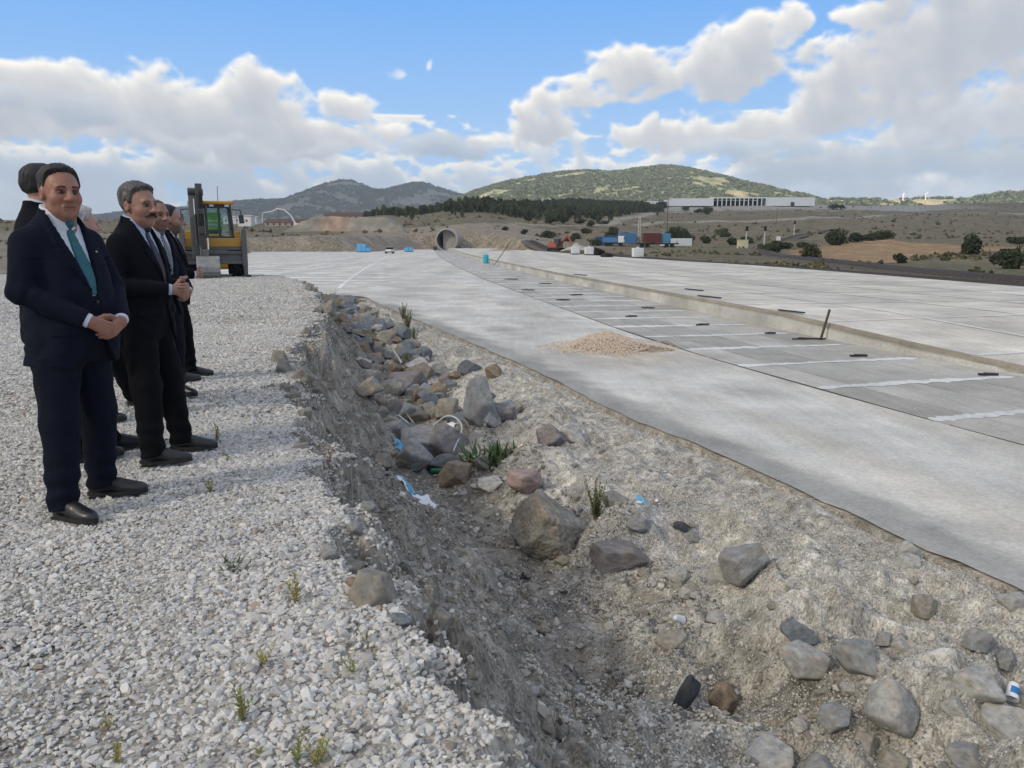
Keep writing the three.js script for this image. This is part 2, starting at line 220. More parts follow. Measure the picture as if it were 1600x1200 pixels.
function strip(s, u) {                                                   // across the ditch: 0 pad edge, .36 bottom, 1 road edge
  const E = padEdge(s), R = roadEdge(s), x = E + u * (R - E), w = R - E, e = edgeWarp(x, s) * sstep(.6, .2, u), uu = u + e / w * 1.9, D = ditchDepth(s);
  let h, zone;
  const cliff = 0.16 + 0.42 * sstep(-.25, .35, noise(s * 0.9, 8, 1) + .3 * noise(s * 2.7, 3, 5)), run = 0.10 / Math.max(1, w * .5) + .02;
  if (uu < 0) { h = padRelief(x, s) - sstep(-.12, 0, uu) * .04; zone = 0; }
  else if (uu < 0.36) {
    const v = uu / 0.36, c = sstep(0, run / .36, v) * cliff; h = -.04 - c - (D - cliff - .04) * Math.pow(v, 0.85) + padRelief(x, s) * (1 - v); zone = 1;
    h += (fbm(x * 2.2, s * 1.2 + h, 4, 4) * 0.2 + billow(x * 3.3, s * 2.6, 3, 4) * .07 * (1 - v)) * sstep(0, .06, v) + Math.abs(noise(x * 1.5 + s * 1.6, s * .4, 6)) * -.12 * sstep(0.02, .2, v) * (1 - v);
  } else { const v = (uu - .36) / .64; h = -D + (D - 1.1) * sstep(0.02, 1, v); zone = 2; }
  const b = sstep(.26, .5, uu) * (1 - sstep(.93, 1.02, uu));
  if (b > 0) { h += b * (fbm(x * 1.1, s * 1.1, 12, 4) * .34 + Math.max(0, billow(x * 1.7, s * 1.7, 25, 3)) * .2 * sstep(7, 4, s) + Math.max(0, billow(x * 3.1, s * 3.1, 5, 3)) * .085 + Math.max(0, billow(x * 8, s * 8, 15, 3)) * .035 + fbm(x * 22, s * 22, 2, 3) * .022); for (const [mx, ms, mr, mh] of mounds) { const d = ((x - mx) ** 2 + (s - ms) ** 2) / (mr * mr); if (d < 4) h += mh * Math.exp(-d * 1.6); } }
  h += fbm(x * 14, s * 14, 1, 2) * .016 * sstep(0, .05, uu);
  if (s > 30) h = lerp(h, -1.2, sstep(33, 37, s + fbm(x, s, 2, 2)));
  return [x, h, zone, uu];
}
function groundY(x, s) {                                                 // height of pad, ditch or bank
  const E = padEdge(s), R = roadEdge(s), u = (x - E) / (R - E);
  if (u < -.2) return padRelief(x, s) + (s > 33 ? -1.2 * sstep(33, 37, s) : 0);
  return u > 1.03 ? ROAD_Y : strip(s, u)[1];
}
{
  const ss = [-4]; while (ss[ss.length - 1] < 46) { const s = Math.abs(ss[ss.length - 1]); ss.push(ss[ss.length - 1] + (ss[ss.length - 1] < 1.2 ? .1 : 0.005 * s + 0.008)); }
  const n = ss.length - 1;
  const g = grid(350, n, (a, b, i, j) => {
    const s = ss[j], u = lerp(-.2, 1.13, a), [x, h, zone, uu] = strip(s, u);
    const n1 = fbm(x * .9, s * .9, 6, 4), n2 = fbm(x * 5, s * 5, 3, 3);
    // pale limestone chippings / grey-brown subsoil / ashy cement-dusted bank
    const k = 1 + n1 * .7 + n2 * .5, bank = sstep(.40, .62, uu + n1 * .45 + n2 * .12), pad = sstep(.05, -.02, uu + n2 * .05);
    let c = [0.415 * k, 0.39 * k, 0.348 * k]; const bc = [0.665, 0.65, 0.615].map((v) => v * (1 + n1 * .5 + n2 * .55)), pc = [.60, .57, .52];
    c = c.map((v, q) => lerp(lerp(v, bc[q], bank), pc[q], pad));
    return [x, h, -s, ...c];
  }, 1.5);
  structure('ditch_bank', g, M.grit);
  // pad to the left of the strip, sheet laid under the loose gravel
  const p = grid(90, 120, (a, b) => { const s = lerp(-6, 1, 0) + (b * b) * 46 + b * 0, E = padEdge(s), R = roadEdge(s), xr = E - .19 * (R - E), x = lerp(-34 - s * .3, xr, Math.pow(a, .5)); const k = .92 + fbm(x, s, 2, 3) * .3; let h = padRelief(x, s) - .003; if (s > 33) h = lerp(h, x < -16 ? -.6 : -1.2, sstep(33, 38, s)); return [x, h, -s, .58 * k, .555 * k, .51 * k]; }, 1.5);
  structure('gravel_pad', p, M.grit);
}
// ---------------------------------------------------------------- concrete: road slab, sunk track bed, raised platform
function frameL(s) { const e = 0.5, dx = (chanL(s + e) - chanL(s - e)) / (2 * e), l = Math.hypot(dx, 1); return { x: chanL(s), tx: dx / l, ts: 1 / l, nx: 1 / l, ns: -dx / l }; }   // tangent ahead, normal to the right
const CW = 4.9;
const chanPt = (s, w) => { const f = frameL(s); return [f.x + f.nx * w, s + f.ns * w]; };
const chanR = (() => { const pts = []; for (let s = -10; s < 290; s += 1.5) pts.push(chanPt(s, CW)); return lin(pts.map(([x, s]) => [s, x])); })();
const slabRows = []; for (let s = -8; s < 268; s += 0.12 + Math.max(0, s) * 0.018) slabRows.push(s);
const flat = (s) => sstep(34, 24, s);                                    // relief only where it can be seen
const concTint = (x, s) => { const n = fbm(x * .35, s * .12, 2, 4), m = fbm(x * 1.4, s * 1.1, 7, 4); return 1 + n * .34 + m * .26; };
{
  const nR = slabRows.length - 1;
  const left = (s) => s < 34 ? roadEdge(s) + 0.16 * fbm(s * 1.3, 1, 2, 4) + .015 * noise(s * 7, 3, 1) : lerp(roadEdge(Math.min(s, 45)), slabLeft(s), sstep(34, 40, s));
  const road = grid(64, nR, (a, b, i, j) => {
    const s = slabRows[j], L = s > 206 ? TX - 13 : left(s), R = chanL(s) - 0.02, x = lerp(L, R, Math.pow(a, .8)), k = concTint(x, s), d = x - L;
    let c = [.77 * k, .73 * k, .66 * k]; if (s > 36) { const cell = PERM[(Math.floor((chanL(s) - x) / 6) * 11 + Math.floor(s / 9) * 29) & 255] / 255; c = c.map((v) => v * (.9 + cell * .17)); }
    const dust = sstep(.25, .55, fbm((x + s * .28) * 1.1, s * .05, 9, 3) + .42); c = c.map((v) => lerp(v, .78, dust * .4));                 // tyre-swept pale dust in long bands
    for (let q = 0; q < 9; q++) { const f = clamp(.06 + q * .11 + .16 * noise(s * .035, q * 3.1, 2) + (s - 20) * .002 * (q % 3 - 1)), e = Math.abs(x - lerp(L, R, f)) / (.13 + .012 * Math.abs(s)), m = Math.exp(-e * e) * (.5 + noise(s * .4, q, 8)) * .34; c = c.map((v) => lerp(v, q % 3 ? .80 : .46, clamp(m))); }   // wheel tracks in the dust
    const grime = sstep(.16, .3, fbm(x * .5, s * .35, 21, 3)); c = c.map((v, q) => lerp(v, [.34, .32, .29][q], grime * .35));
    const rough = sstep(.75, .3, d + fbm(x * 2, s * 2, 4, 3) * .5) * (s < 30 ? 1 : 0); c = c.map((v, q) => lerp(v, [.44, .435, .415][q], rough));
    const sand = Math.exp(-(((x - 2.5) / 1.6) ** 2 + ((s - 16.2) / 1.5) ** 2)) * (.6 + fbm(x * 4, s * 4, 1, 3) * 1.2); c = c.map((v, q) => lerp(v, [.56, .45, .33][q], clamp(sand)));
    return [x, ROAD_Y + fbm(x * .6, s * .6, 3, 2) * .012 * flat(s) + rough * fbm(x * 16, s * 16, 5, 2) * .03, -s, ...c];
  }, 6);
  structure('concrete_road', road, M.conc);
  // broken edge of the slab, standing over the bank
  const lip = grid(4, 700, (a, b) => { const s = -4 + b * 49, L = left(s) + .004, y = [ROAD_Y - .022, ROAD_Y - .02, ROAD_Y - .09, ROAD_Y - .16, ROAD_Y - .4][Math.round(a * 4)], x = L - [-.2, .02, .05, .11, .2][Math.round(a * 4)] * (1 + 2.6 * fbm(s * 5, a * 2, 3, 3)); const k = 1 + fbm(s * 4, a * 2, 8, 3) * .7; return [x, y, -s, .52 * k, .485 * k, .42 * k, s / 1.5, y / 1.5]; }, 1.5);
  structure('slab_edge', lip, M.grit);
  // near edge of the track bed: a small step with a rusty steel angle
  const kerb = grid(2, nR, (a, b, i, j) => { const s = slabRows[j], R = chanL(s) - .02; return [R + [0, .012, .02][i], [ROAD_Y + .004, ROAD_Y - .004, CHAN_Y - .05][i], -s, .42, .40, .37, s / 6, i * .02]; }, 6);
  structure('track_bed_step', kerb, M.conc);
  M.rust = std({ color: rgb(.085, .06, .05), roughness: .85 });
  const edgeBar = thing('steel_edge_rail', 'rusty steel angle along the near edge of the sunken concrete track bed', 'steel rail', [0, 0, 0]);
  for (let s = 4; s < 120; s += 6) { const a = [chanL(s + .02) + .035, ROAD_Y - .035, -s - .02], b2 = [chanL(s + 5.98) + .035, ROAD_Y - .035, -s - 5.98], d = Math.atan2(b2[0] - a[0], b2[2] - a[2]); mesh('rail_length', at(new THREE.BoxGeometry(.045, .05, 6), (a[0] + b2[0]) / 2, a[1], (a[2] + b2[2]) / 2, 0, d, 0), M.rust, edgeBar); }
  // sunk bed: precast panels, four lanes wide
  const bed = new THREE.Group(); named(bed, 'track_bed'); bed.userData.kind = 'structure';
  const bays = []; for (let s = 3.3; s < 250;) { bays.push(s); s += 2.5 * frameL(s).ts; }
  const lanes = [0, 1.18, 2.4, 3.62, CW];
  const rP = rng(5);
  const panelMat = [0, 1, 2, 3, 4].map((k) => { const m = concMap.clone(); m.offset.set(k * .23, k * .31); return std({ map: m, bumpMap: concBump, bumpScale: .003, roughness: .9, color: rgb(.5 + k * .03, .482 + k * .029, .445 + k * .027) }); });
  function slabQuad(p00, p10, p11, p01, y, t) { // top quad with bevelled sides
    const c = [p00, p10, p11, p01], P = [], U = [], I = []; const cx = c.reduce((v, p) => v + p[0] / 4, 0), cs = c.reduce((v, p) => v + p[1] / 4, 0);
    for (const [k, yy] of [[1, y], [1, y]]) for (const p of c) { P.push(p[0], yy, -p[1]); U.push(p[0] / 6, p[1] / 6); }
    for (let q = 0; q < 4; q++) { P.push(c[q][0] + (c[q][0] - cx) * .002, y - t, -c[q][1]); U.push(c[q][0] / 6, c[q][1] / 6 + .02); }
    I.push(0, 1, 2, 0, 2, 3); for (let q = 0; q < 4; q++) { const n = (q + 1) % 4; I.push(4 + q, 8 + q, 8 + n, 4 + q, 8 + n, 4 + n); }
    const g = new THREE.BufferGeometry(); g.setAttribute('position', new THREE.Float32BufferAttribute(P, 3)); g.setAttribute('uv', new THREE.Float32BufferAttribute(U, 2)); g.setIndex(I); g.computeVertexNormals(); return g;
  }
  const farPanels = [];
  bays.forEach((s0, k) => {
    const s1 = bays[k + 1] ?? s0 + 2.5;
    for (let l = 0; l < 4; l++) {
      const g0 = .012, w0 = lanes[l] + g0, w1 = lanes[l + 1] - g0, y = CHAN_Y + (rP() - .5) * .004;
      const q = slabQuad(chanPt(s0 + .012, w0), chanPt(s0 + .012, w1), chanPt(s1 - .012, w1), chanPt(s1 - .012, w0), y, .1);
      if (k < 30) mesh('panel', q, panelMat[Math.floor(rP() * 5)], bed); else farPanels.push(q);
    }
  });
  const fp = mesh('panel', mergeGeometries(farPanels), panelMat[2], bed); fp.userData.kind = 'stuff';
  structure('track_bed_base', grid(1, nR, (a, b, i, j) => { const s = slabRows[j], R = chanL(s), p = chanPt(s, CW); return i ? [p[0], CHAN_Y - .06, -p[1], .1, .095, .085] : [R, CHAN_Y - .06, -s, .1, .095, .085]; }, 6), M.conc);
  // chalk-white grout spilled along the cross joints
  M.grout = std({ color: rgb(.9, .9, .9), roughness: .95, map: concMap });
  const rb = (a, b, w, y, seed, segs = 40, taper = .5) => { // ragged ribbon between two points
    const dx = b[0] - a[0], ds = b[1] - a[1], l = Math.hypot(dx, ds), nx = -ds / l, ns = dx / l;
    return grid(1, segs, (e, t) => { const wob = fbm(t * l * 1.2, seed, 3, 3) * .12 * Math.min(1, w * 6), ww = w * (.35 + .9 * Math.abs(fbm(t * l * 2.2, seed + 5, 1, 3)) * 2.2) * Math.min(1, t * 12, (1 - t) * 12) * (1 - taper * .5 * Math.sin(t * 5 + seed)), o = wob + (e ? 1 : -1) * ww / 2; return [a[0] + dx * t + nx * o, y, -(a[1] + ds * t + ns * o), 1, 1, 1]; }, 6);
  };
  bays.forEach((s0, k) => { if (!k || s0 > 190) return; const g = rb(chanPt(s0, .06), chanPt(s0, CW - .12), lin([[8, .45], [20, .5], [40, .8], [70, 1.1], [190, 1.8]])(s0) * (.8 + .4 * rP()), CHAN_Y + .006, k * 3.7, 60); mesh('grout_line', g, M.grout, bed); });
  // scraps of dark gap filler along the lanes come later; wall and platform now
  const pEdge = (s, j) => fbm(s * 2.2, j, 4, 4);
  const wall = grid(7, nR, (a, b, i, j) => {
    const s = slabRows[j], x = chanR(s), top = platTop(s), prof = [[-.03, CHAN_Y - .05], [0, CHAN_Y + .02], [0, lerp(CHAN_Y, top, .45)], [.004, top - .16], [.0, top - .10], [.03, top - .06], [.05, top - .02], [.1, top + .004]][i], n = pEdge(s, i * .4);
    const k = 1 + fbm(s * .9, i * .3, 6, 4) * .5, lip = i >= 4; const c = lip ? [.36 * k, .325 * k, .27 * k] : [.66 * k, .65 * k, .62 * k];
    return [x + prof[0] + (lip ? n * .05 : n * .012), prof[1] + (i > 3 && i < 7 ? n * .03 : 0), -s, ...c, s / 6, prof[1] / 6];
  }, 6);
  structure('platform_wall', wall, M.conc);
  const plat = grid(48, nR, (a, b, i, j) => {
    const s = slabRows[j], x0 = chanR(s) + .1 + pEdge(s, 2.8) * .05, x1 = platFar(s), x = lerp(x0, Math.max(x1, x0 + .5), Math.pow(a, 1.4)), k = concTint(x + 50, s);
    const bandy = sstep(.1, .35, fbm(x * .8, s * .06, 3, 4)); const cell = PERM[(Math.floor((x - chanR(s)) / 3.2) * 7 + Math.floor(s / 5) * 13) & 255] / 255; let c = [.77 * k, .727 * k, .652 * k].map((v) => lerp(v, .78, bandy * .25) * (.93 + cell * .12)); 
    return [x, platTop(s) + fbm(x * .5, s * .5, 2, 2) * .01 * flat(s), -s, ...c];
  }, 6);
  structure('platform', plat, M.conc);
  const pj = new THREE.Group(); named(pj, 'platform_joints'); pj.userData.kind = 'structure';
  const jm = std({ color: rgb(.97, .96, .94), roughness: .95, map: concMap });
  for (let s = 14; s < 150; s += 5) { const a = chanPt(s, CW + .15), f = frameL(s), len = Math.max(2, platFar(s) - a[0] - .3); const steps = 60, g = grid(1, steps, (e, t) => { const ww = .05 + (.24 + s * .002) * Math.abs(fbm(t * len * .8, s, 2, 3)), x = a[0] + f.nx * len * t, ss = a[1] + f.ns * len * t + (e ? ww : -ww); return [x, platTop(ss) + fbm(x * .5, ss * .5, 2, 2) * .01 * flat(ss) + .005 + ss * .0002, -ss, 1, 1, 1]; }, 6); mesh('joint_line', g, jm, pj); }
  for (const w of [3.2, 6.4, 9.6, 12.8]) { const g = grid(1, 220, (e, t) => { const s = 9 + t * t * 150, p = chanPt(s, CW + w), ww = .04 + Math.abs(fbm(s * .7, w, 3, 3)) * .22, xx = p[0] + (e ? ww : -ww); return [xx, platTop(p[1]) + fbm(xx * .5, p[1] * .5, 2, 2) * .01 * flat(p[1]) + .008 + p[1] * .0002, -p[1], 1, 1, 1]; }, 6); mesh('joint_line', g, jm, pj); }
  // joints of the wide slab field on the left
  const rj = new THREE.Group(); named(rj, 'slab_joints'); rj.userData.kind = 'structure';
  for (let s = 46; s < 200; s *= 1.075) mesh('joint_line', grid(1, 80, (e, t) => { const x0 = slabLeft(s) + 1, x1 = chanL(s) - 5 - s * .03, x = lerp(x0, x1, t), ww = (.15 + 1.2 * Math.abs(fbm(x * .3, s, 2, 3))) * (1 + s * .02), ss = s - (x - x0) * .04 + (e ? ww : -ww); return [x, ROAD_Y + .008, -ss, 1, 1, 1]; }, 6), jm, rj);
  for (let k = 0; k < 9; k++) mesh('joint_line', grid(1, 120, (e, t) => { const s = 40 + t * 160, x = chanL(s) - 9 - k * 6 + (e ? 1 : -1) * (.1 + .35 * Math.abs(fbm(s * .2, k, 3, 3))), xx = Math.max(x, slabLeft(s) + .5); return [xx, ROAD_Y + .014, -s, 1, 1, 1]; }, 6), jm, rj);
}
// ---------------------------------------------------------------- hills and mountains
function hill(name, ridge, s0, depthF, depthB, colorFn, rough, nu = 220, nv = 90) {   // ridge: [x, height] along the crest at distance s0
  const crest = table(ridge), x0 = ridge[0][0], x1 = ridge[ridge.length - 1][0];
  const H = (x, s) => { const c = crest(x), v = s < s0 ? (s - (s0 - depthF)) / depthF : 1 - (s - s0) / depthB, p = clamp(v); const prof = p * p * (3 - 2 * p) * .55 + p * .45; const rid = 1 - Math.abs(noise(x / rough, s / (rough * 1.6), 3)) * 1.1; return 8 + (c * .9 - 8) * prof * (1 - (1 - p) * .55 * (1 - rid)) + (1 - p) * p * fbm(x / rough * 2, s / rough * 2, 6, 5) * c * .55 + fbm(x / 40, s / 40, 2, 3) * 5 * p; };
  const g = grid(nu, nv, (a, b) => { const x = lerp(x0, x1, a), s = lerp(s0 - depthF, s0 + depthB, b), h = H(x, s), c = colorFn(x, s, h); return [x, h, -s, ...c]; }, 40);
  const m = structure(name, g, M.far); return H;
}
const scrub = (dense, bare) => (x, s) => { const n = fbm(x / 160, s / 160, 4, 5), f = fbm(x / 34, s / 34, 9, 4), t = sstep(dense, dense + .12, n + f * .45), k = 1 + f * 1.1; return [lerp(.145, bare[0], t) * k, lerp(.158, bare[1], t) * k, lerp(.075, bare[2], t) * k]; };
const hillMid = hill('hill', [[-430, 10], [-240, 120], [-95, 190], [60, 232], [210, 252], [330, 250], [460, 268], [545, 264], [650, 238], [760, 205], [830, 190], [1000, 110], [1300, 60], [1500, 20]], 2500, 1150, 900, scrub(.22, [.27, .225, .125]), 420, 300, 120);
const hillLeft = hill('mountain', [[-2600, 20], [-2000, 170], [-1640, 205], [-1400, 236], [-1260, 242], [-1130, 255], [-1000, 318], [-850, 352], [-700, 298], [-590, 318], [-480, 340], [-350, 300], [-220, 255], [0, 150], [250, 60]], 4050, 1500, 1200, scrub(.1, [.23, .19, .145]), 560, 300, 110);
const hillFarLeft = hill('hill', [[-4200, 90], [-3400, 150], [-2900, 165], [-2300, 180], [-1900, 200], [-1500, 120], [-1200, 60]], 4900, 1500, 900, scrub(.12, [.3, .26, .2]), 560, 120, 50);
const hillRight = hill('hill', [[560, 50], [760, 120], [980, 128], [1200, 132], [1330, 148], [1480, 168], [1640, 175], [1900, 170], [2400, 120]], 2100, 900, 900, scrub(-.02, [.36, .29, .16]), 420, 200, 90);
structure('plain', at(grid(30, 20, (a, b) => { const x = lerp(-9000, 9000, a), s = lerp(1500, 12000, b); return [x, 6, -s, .1, .1, .06]; }, 40), 0, 0, 0), M.far);

scene.fog = new THREE.FogExp2(new THREE.Color().setRGB(.72, .82, .95), .00013);
// a small dense shape of leaves: many loose facets through an uneven crown
function leafCrown(seed, n, rx, ry, rz, size, lobes = 5, base = 0) {
  const r = rng(seed), P = [], N = [], blobs = []; for (let i = 0; i < lobes; i++) blobs.push([(r() - .5) * rx * 1.1, base + ry * (.35 + r() * 1.1), (r() - .5) * rz * 1.1, .45 + r() * .35]);
  const v = Vec(), q = new THREE.Quaternion(), e = new THREE.Euler();
  for (let i = 0; i < n; i++) {
    const b = blobs[i % lobes]; let d; do { v.set(r() * 2 - 1, r() * 2 - 1, r() * 2 - 1); d = v.length(); } while (d > 1 || d < .05); v.multiplyScalar(Math.pow(d, -.45));
    const c = [b[0] + v.x * rx * b[3], Math.max(base + .02, b[1] + v.y * ry * b[3]), b[2] + v.z * rz * b[3]], s = size * (.6 + r() * .9); q.setFromEuler(e.set(r() * 6.3, r() * 6.3, r() * 6.3));
    const out = v.clone().normalize(); for (const [a, o] of [[-.5, -.35], [.5, -.3], [0, .62]]) { const w = Vec(a * s, o * s, (r() - .5) * .2 * s).applyQuaternion(q); P.push(c[0] + w.x, c[1] + w.y, c[2] + w.z); }
    const nn = Vec(0, 0, 1).applyQuaternion(q); for (let k = 0; k < 3; k++) N.push(nn.x, nn.y, nn.z);
  }
  const g = new THREE.BufferGeometry(); g.setAttribute('position', new THREE.Float32BufferAttribute(P, 3)); g.setAttribute('uv', new THREE.Float32BufferAttribute(new Float32Array(P.length / 3 * 2), 2)); g.computeVertexNormals(); return g;
}
M.leaf = [rgb(.052, .066, .03), rgb(.07, .082, .034), rgb(.042, .056, .03), rgb(.085, .088, .042)].map((c) => std({ color: c, roughness: 1, side: THREE.DoubleSide }));
function scatter(name, geo, mat, list, label) {                         // one uncountable mass; list rows [x, y, z, scale, turn, tint rgb, yscale]
  const im = new THREE.InstancedMesh(geo, mat, list.length), m = new THREE.Matrix4(), q = new THREE.Quaternion(), e = new THREE.Euler(), c = new THREE.Color();
  list.forEach((p, i) => { const sc = Array.isArray(p[3]) ? p[3] : [p[3], p[3] * (p[6] ?? 1), p[3]]; q.setFromEuler(Array.isArray(p[4]) ? e.set(...p[4]) : e.set(0, p[4], 0)); m.compose(Vec(p[0], p[1], p[2]), q, Vec(...sc)); im.setMatrixAt(i, m); if (p[5]) { c.setRGB(...p[5]); im.setColorAt(i, c); } });
  named(im, numbered(name)); im.userData.kind = 'stuff'; if (label) im.userData.label = label; return im;
}
{ // wooded slopes: crowns as loose masses
  const r = rng(31), crown = leafCrown(3, 26, 1, .8, 1, 1.0, 4), crown2 = leafCrown(8, 26, .9, 1.1, .9, .95, 4), white = std({ color: 0xffffff, roughness: 1, side: THREE.DoubleSide }), tint = () => { const k = .7 + r() * .7; return [.088 * k, .106 * k * (.9 + r() * .2), .048 * k]; };
  const A = [], B = [], sow = (H, n, x0, x1, s0, s1, dens, sz, off = 0) => { for (let i = 0; i < n; i++) { const x = lerp(x0, x1, r()), s = lerp(s0, s1, r()); if (fbm(x / 160, s / 160, 4, 5) + fbm(x / 34, s / 34, 9, 4) * .45 > dens) continue; const y = H(x, s); if (y < 12 + off) continue; (r() < .5 ? A : B).push([x, y - .6, -s, sz * (.6 + r() * .8), r() * 6, tint(), .8 + r() * .4]); } };
  sow(hillMid, 70000, -430, 1350, 1500, 2600, .13, 2.7); sow(hillRight, 15000, 560, 2200, 1300, 2200, -.0, 4); sow(hillLeft, 26000, -2300, 200, 2900, 4100, .06, 5);
  scatter('hillside_scrub', crown, white, A); scatter('hillside_scrub', crown2, white, B);
  // pine wood on the near hill
  const pine = leafCrown(21, 60, .85, 1.5, .85, .75, 6, .1), C = [];
  for (let i = 0; i < 22000; i++) { const s = lerp(420, 1150, Math.sqrt(r())), x = s * lerp(-.2, .2, r()), q = x / s; const lim = lerp(.0, .55, sstep(-.2, -.12, q)) * (1 - sstep(.1, .19, q)), d = fbm(x / 60, s / 60, 5, 3); const near = lin([[-.2, 700], [-.12, 560], [-.05, 470], [.05, 480], [.1, 560], [.17, 700], [.26, 820]])(q); if (s < near + d * 160) { if (r() > .05 || s < near - 120) continue; } if (r() > lim + .35 + d) continue; const k = .75 + r() * .55; C.push([x, land(x, s) - .5, -s, 1.55 * (.6 + r() * .8), r() * 6, [.062 * k, .076 * k, .034 * k], 1 + r() * .5]); }
  scatter('pine_wood', pine, white, C, 'dark green pine wood covering the low hill');
  // low tufts on the pasture
  const D = [], tuft = leafCrown(5, 18, .8, .5, .8, .6, 3); for (let i = 0; i < 9000; i++) { const s = 60 * Math.pow(16, r()), q = lerp(-.75, .75, r()), x = q * s; if (s < 215 && x > slabLeft(s) - 2 && x < platFar(s) + 1.5) continue; if (inPoly(wheat, x, s) || Math.abs(x - TX) < 30 && s < 300) continue; if (fbm(x / 30, s / 30, 3, 3) < .02) continue; const k = .7 + r() * .9; D.push([x, land(x, s) - .1, -s, .25 + r() * r() * (s > 250 ? 1.5 : .5), r() * 6, r() < .6 ? [.13 * k, .11 * k, .06 * k] : [.07 * k, .075 * k, .035 * k]]); }
  scatter('pasture_tufts', tuft, white, D);
}
// ---------------------------------------------------------------- two real clouds: one between the sun and this place, one over the far mountains
{
  M.cloud = new THREE.MeshPhysicalMaterial({ color: rgb(.95, .95, .95), roughness: 1, transmission: .5, thickness: 0, transparent: true, opacity: .56, side: THREE.DoubleSide });
  const puff = (seed, rx, ry, rz, n) => { const r = rng(seed), gs = []; for (let i = 0; i < n; i++) { const a = i / n * 6.283 + r(), d = Math.sqrt(r()) * .72; } const g = new THREE.IcosahedronGeometry(1, 40), p = g.attributes.position, v = Vec(); for (let i = 0; i < p.count; i++) { v.fromBufferAttribute(p, i).normalize(); let k = 1 + fbm(v.x * 1.6 + seed, v.y * 1.6, v.z * 1.6, 5) * .55 + billow(v.x * 4 + seed, v.y * 4, v.z * 4, 3) * .08; v.multiplyScalar(k); if (v.y < 0) v.y *= .45; p.setXYZ(i, v.x * rx, v.y * ry, v.z * rz); } g.computeVertexNormals(); return g; };
  const thick = M.cloud.clone(); thick.opacity = .86;
  const put = (name, seed, gx, gs, alt, rx, rz, mat = M.cloud) => { const t = alt / sunDir.y, m = structure(name, puff(seed, rx, alt * .14, rz), mat); m.position.set(gx + sunDir.x * t, alt, -gs + sunDir.z * t); };
  put('cloud', 4, 150, 250, 1000, 1500, 920);
  put('cloud', 9, -1050, 3500, 1700, 1250, 950, thick);
}
// ---------------------------------------------------------------- stones
function rockGeo(seed, detail, planes, hard, amp) {                     // a lump split along planes, edges worn a little, then weathered
  const r = rng(seed), cuts = []; for (let i = 0; i < planes; i++) { const a = (i + .5) / planes * 2 - 1, b = i * 2.4 + seed, q = Math.sqrt(1 - a * a), v = Vec(q * Math.cos(b) + (r() - .5) * .7, a + (r() - .5) * .7, q * Math.sin(b) + (r() - .5) * .7).normalize(); cuts.push([v, .58 + r() * .3]); }
  let g = new THREE.IcosahedronGeometry(1, detail); g.deleteAttribute('normal'); g.deleteAttribute('uv'); g = mergeVertices(g, 1e-4);
  const p = g.attributes.position, v = Vec(), C = new Float32Array(p.count * 3);
  for (let i = 0; i < p.count; i++) {
    v.fromBufferAttribute(p, i).normalize(); let acc = 0; for (const [n, d] of cuts) { const c = v.dot(n); if (c > 0.05) acc += Math.pow(c / d, hard); } let k = Math.min(1.2, Math.pow(acc + 1e-3, -1 / hard));
    if (amp) k *= 1 + fbm(v.x * 1.9 + seed, v.y * 1.9, v.z * 1.9, 3) * amp + fbm(v.x * 8, v.y * 8 + seed, v.z * 8, 4) * amp * .75 - Math.max(0, .06 - Math.abs(noise(v.x * 3 + seed, v.y * 3, v.z * 3))) * amp * 2.2;
    p.setXYZ(i, v.x * k, v.y * k, v.z * k); const m = clamp(.8 + fbm(v.x * 2.5 + seed, v.y * 3.5, v.z * 2.5, 4) * .55 + noise(v.x * 19, v.y * 19, v.z * 19 + seed) * .22 + noise(v.x * 43, v.y * 43, v.z * 43) * .14, .3, 1.2), w = noise(v.x * 1.7, v.y * 1.7 + seed, v.z * 1.7) * .09; C[i * 3] = m * (1 + w); C[i * 3 + 1] = m; C[i * 3 + 2] = m * (1 - w);   // mottled mineral grain
  }
  g.setAttribute('color', new THREE.BufferAttribute(C, 3)); g.computeVertexNormals(); return g;
}
function chipGeo(seed, n) {                                              // a sharp crushed stone: hull of a few corners
  const r = rng(seed), P = []; for (let i = 0; i < n; i++) { const a = (i + .5) / n * 2 - 1, b = i * 2.4 + seed, q = Math.sqrt(1 - a * a); P.push(Vec(q * Math.cos(b) + (r() - .5) * .8, a + (r() - .5) * .6, q * Math.sin(b) + (r() - .5) * .8).normalize().multiplyScalar(.75 + r() * .4)); }
  return new ConvexGeometry(P);
}
M.stone = std({ color: 0xffffff, roughness: .92 });
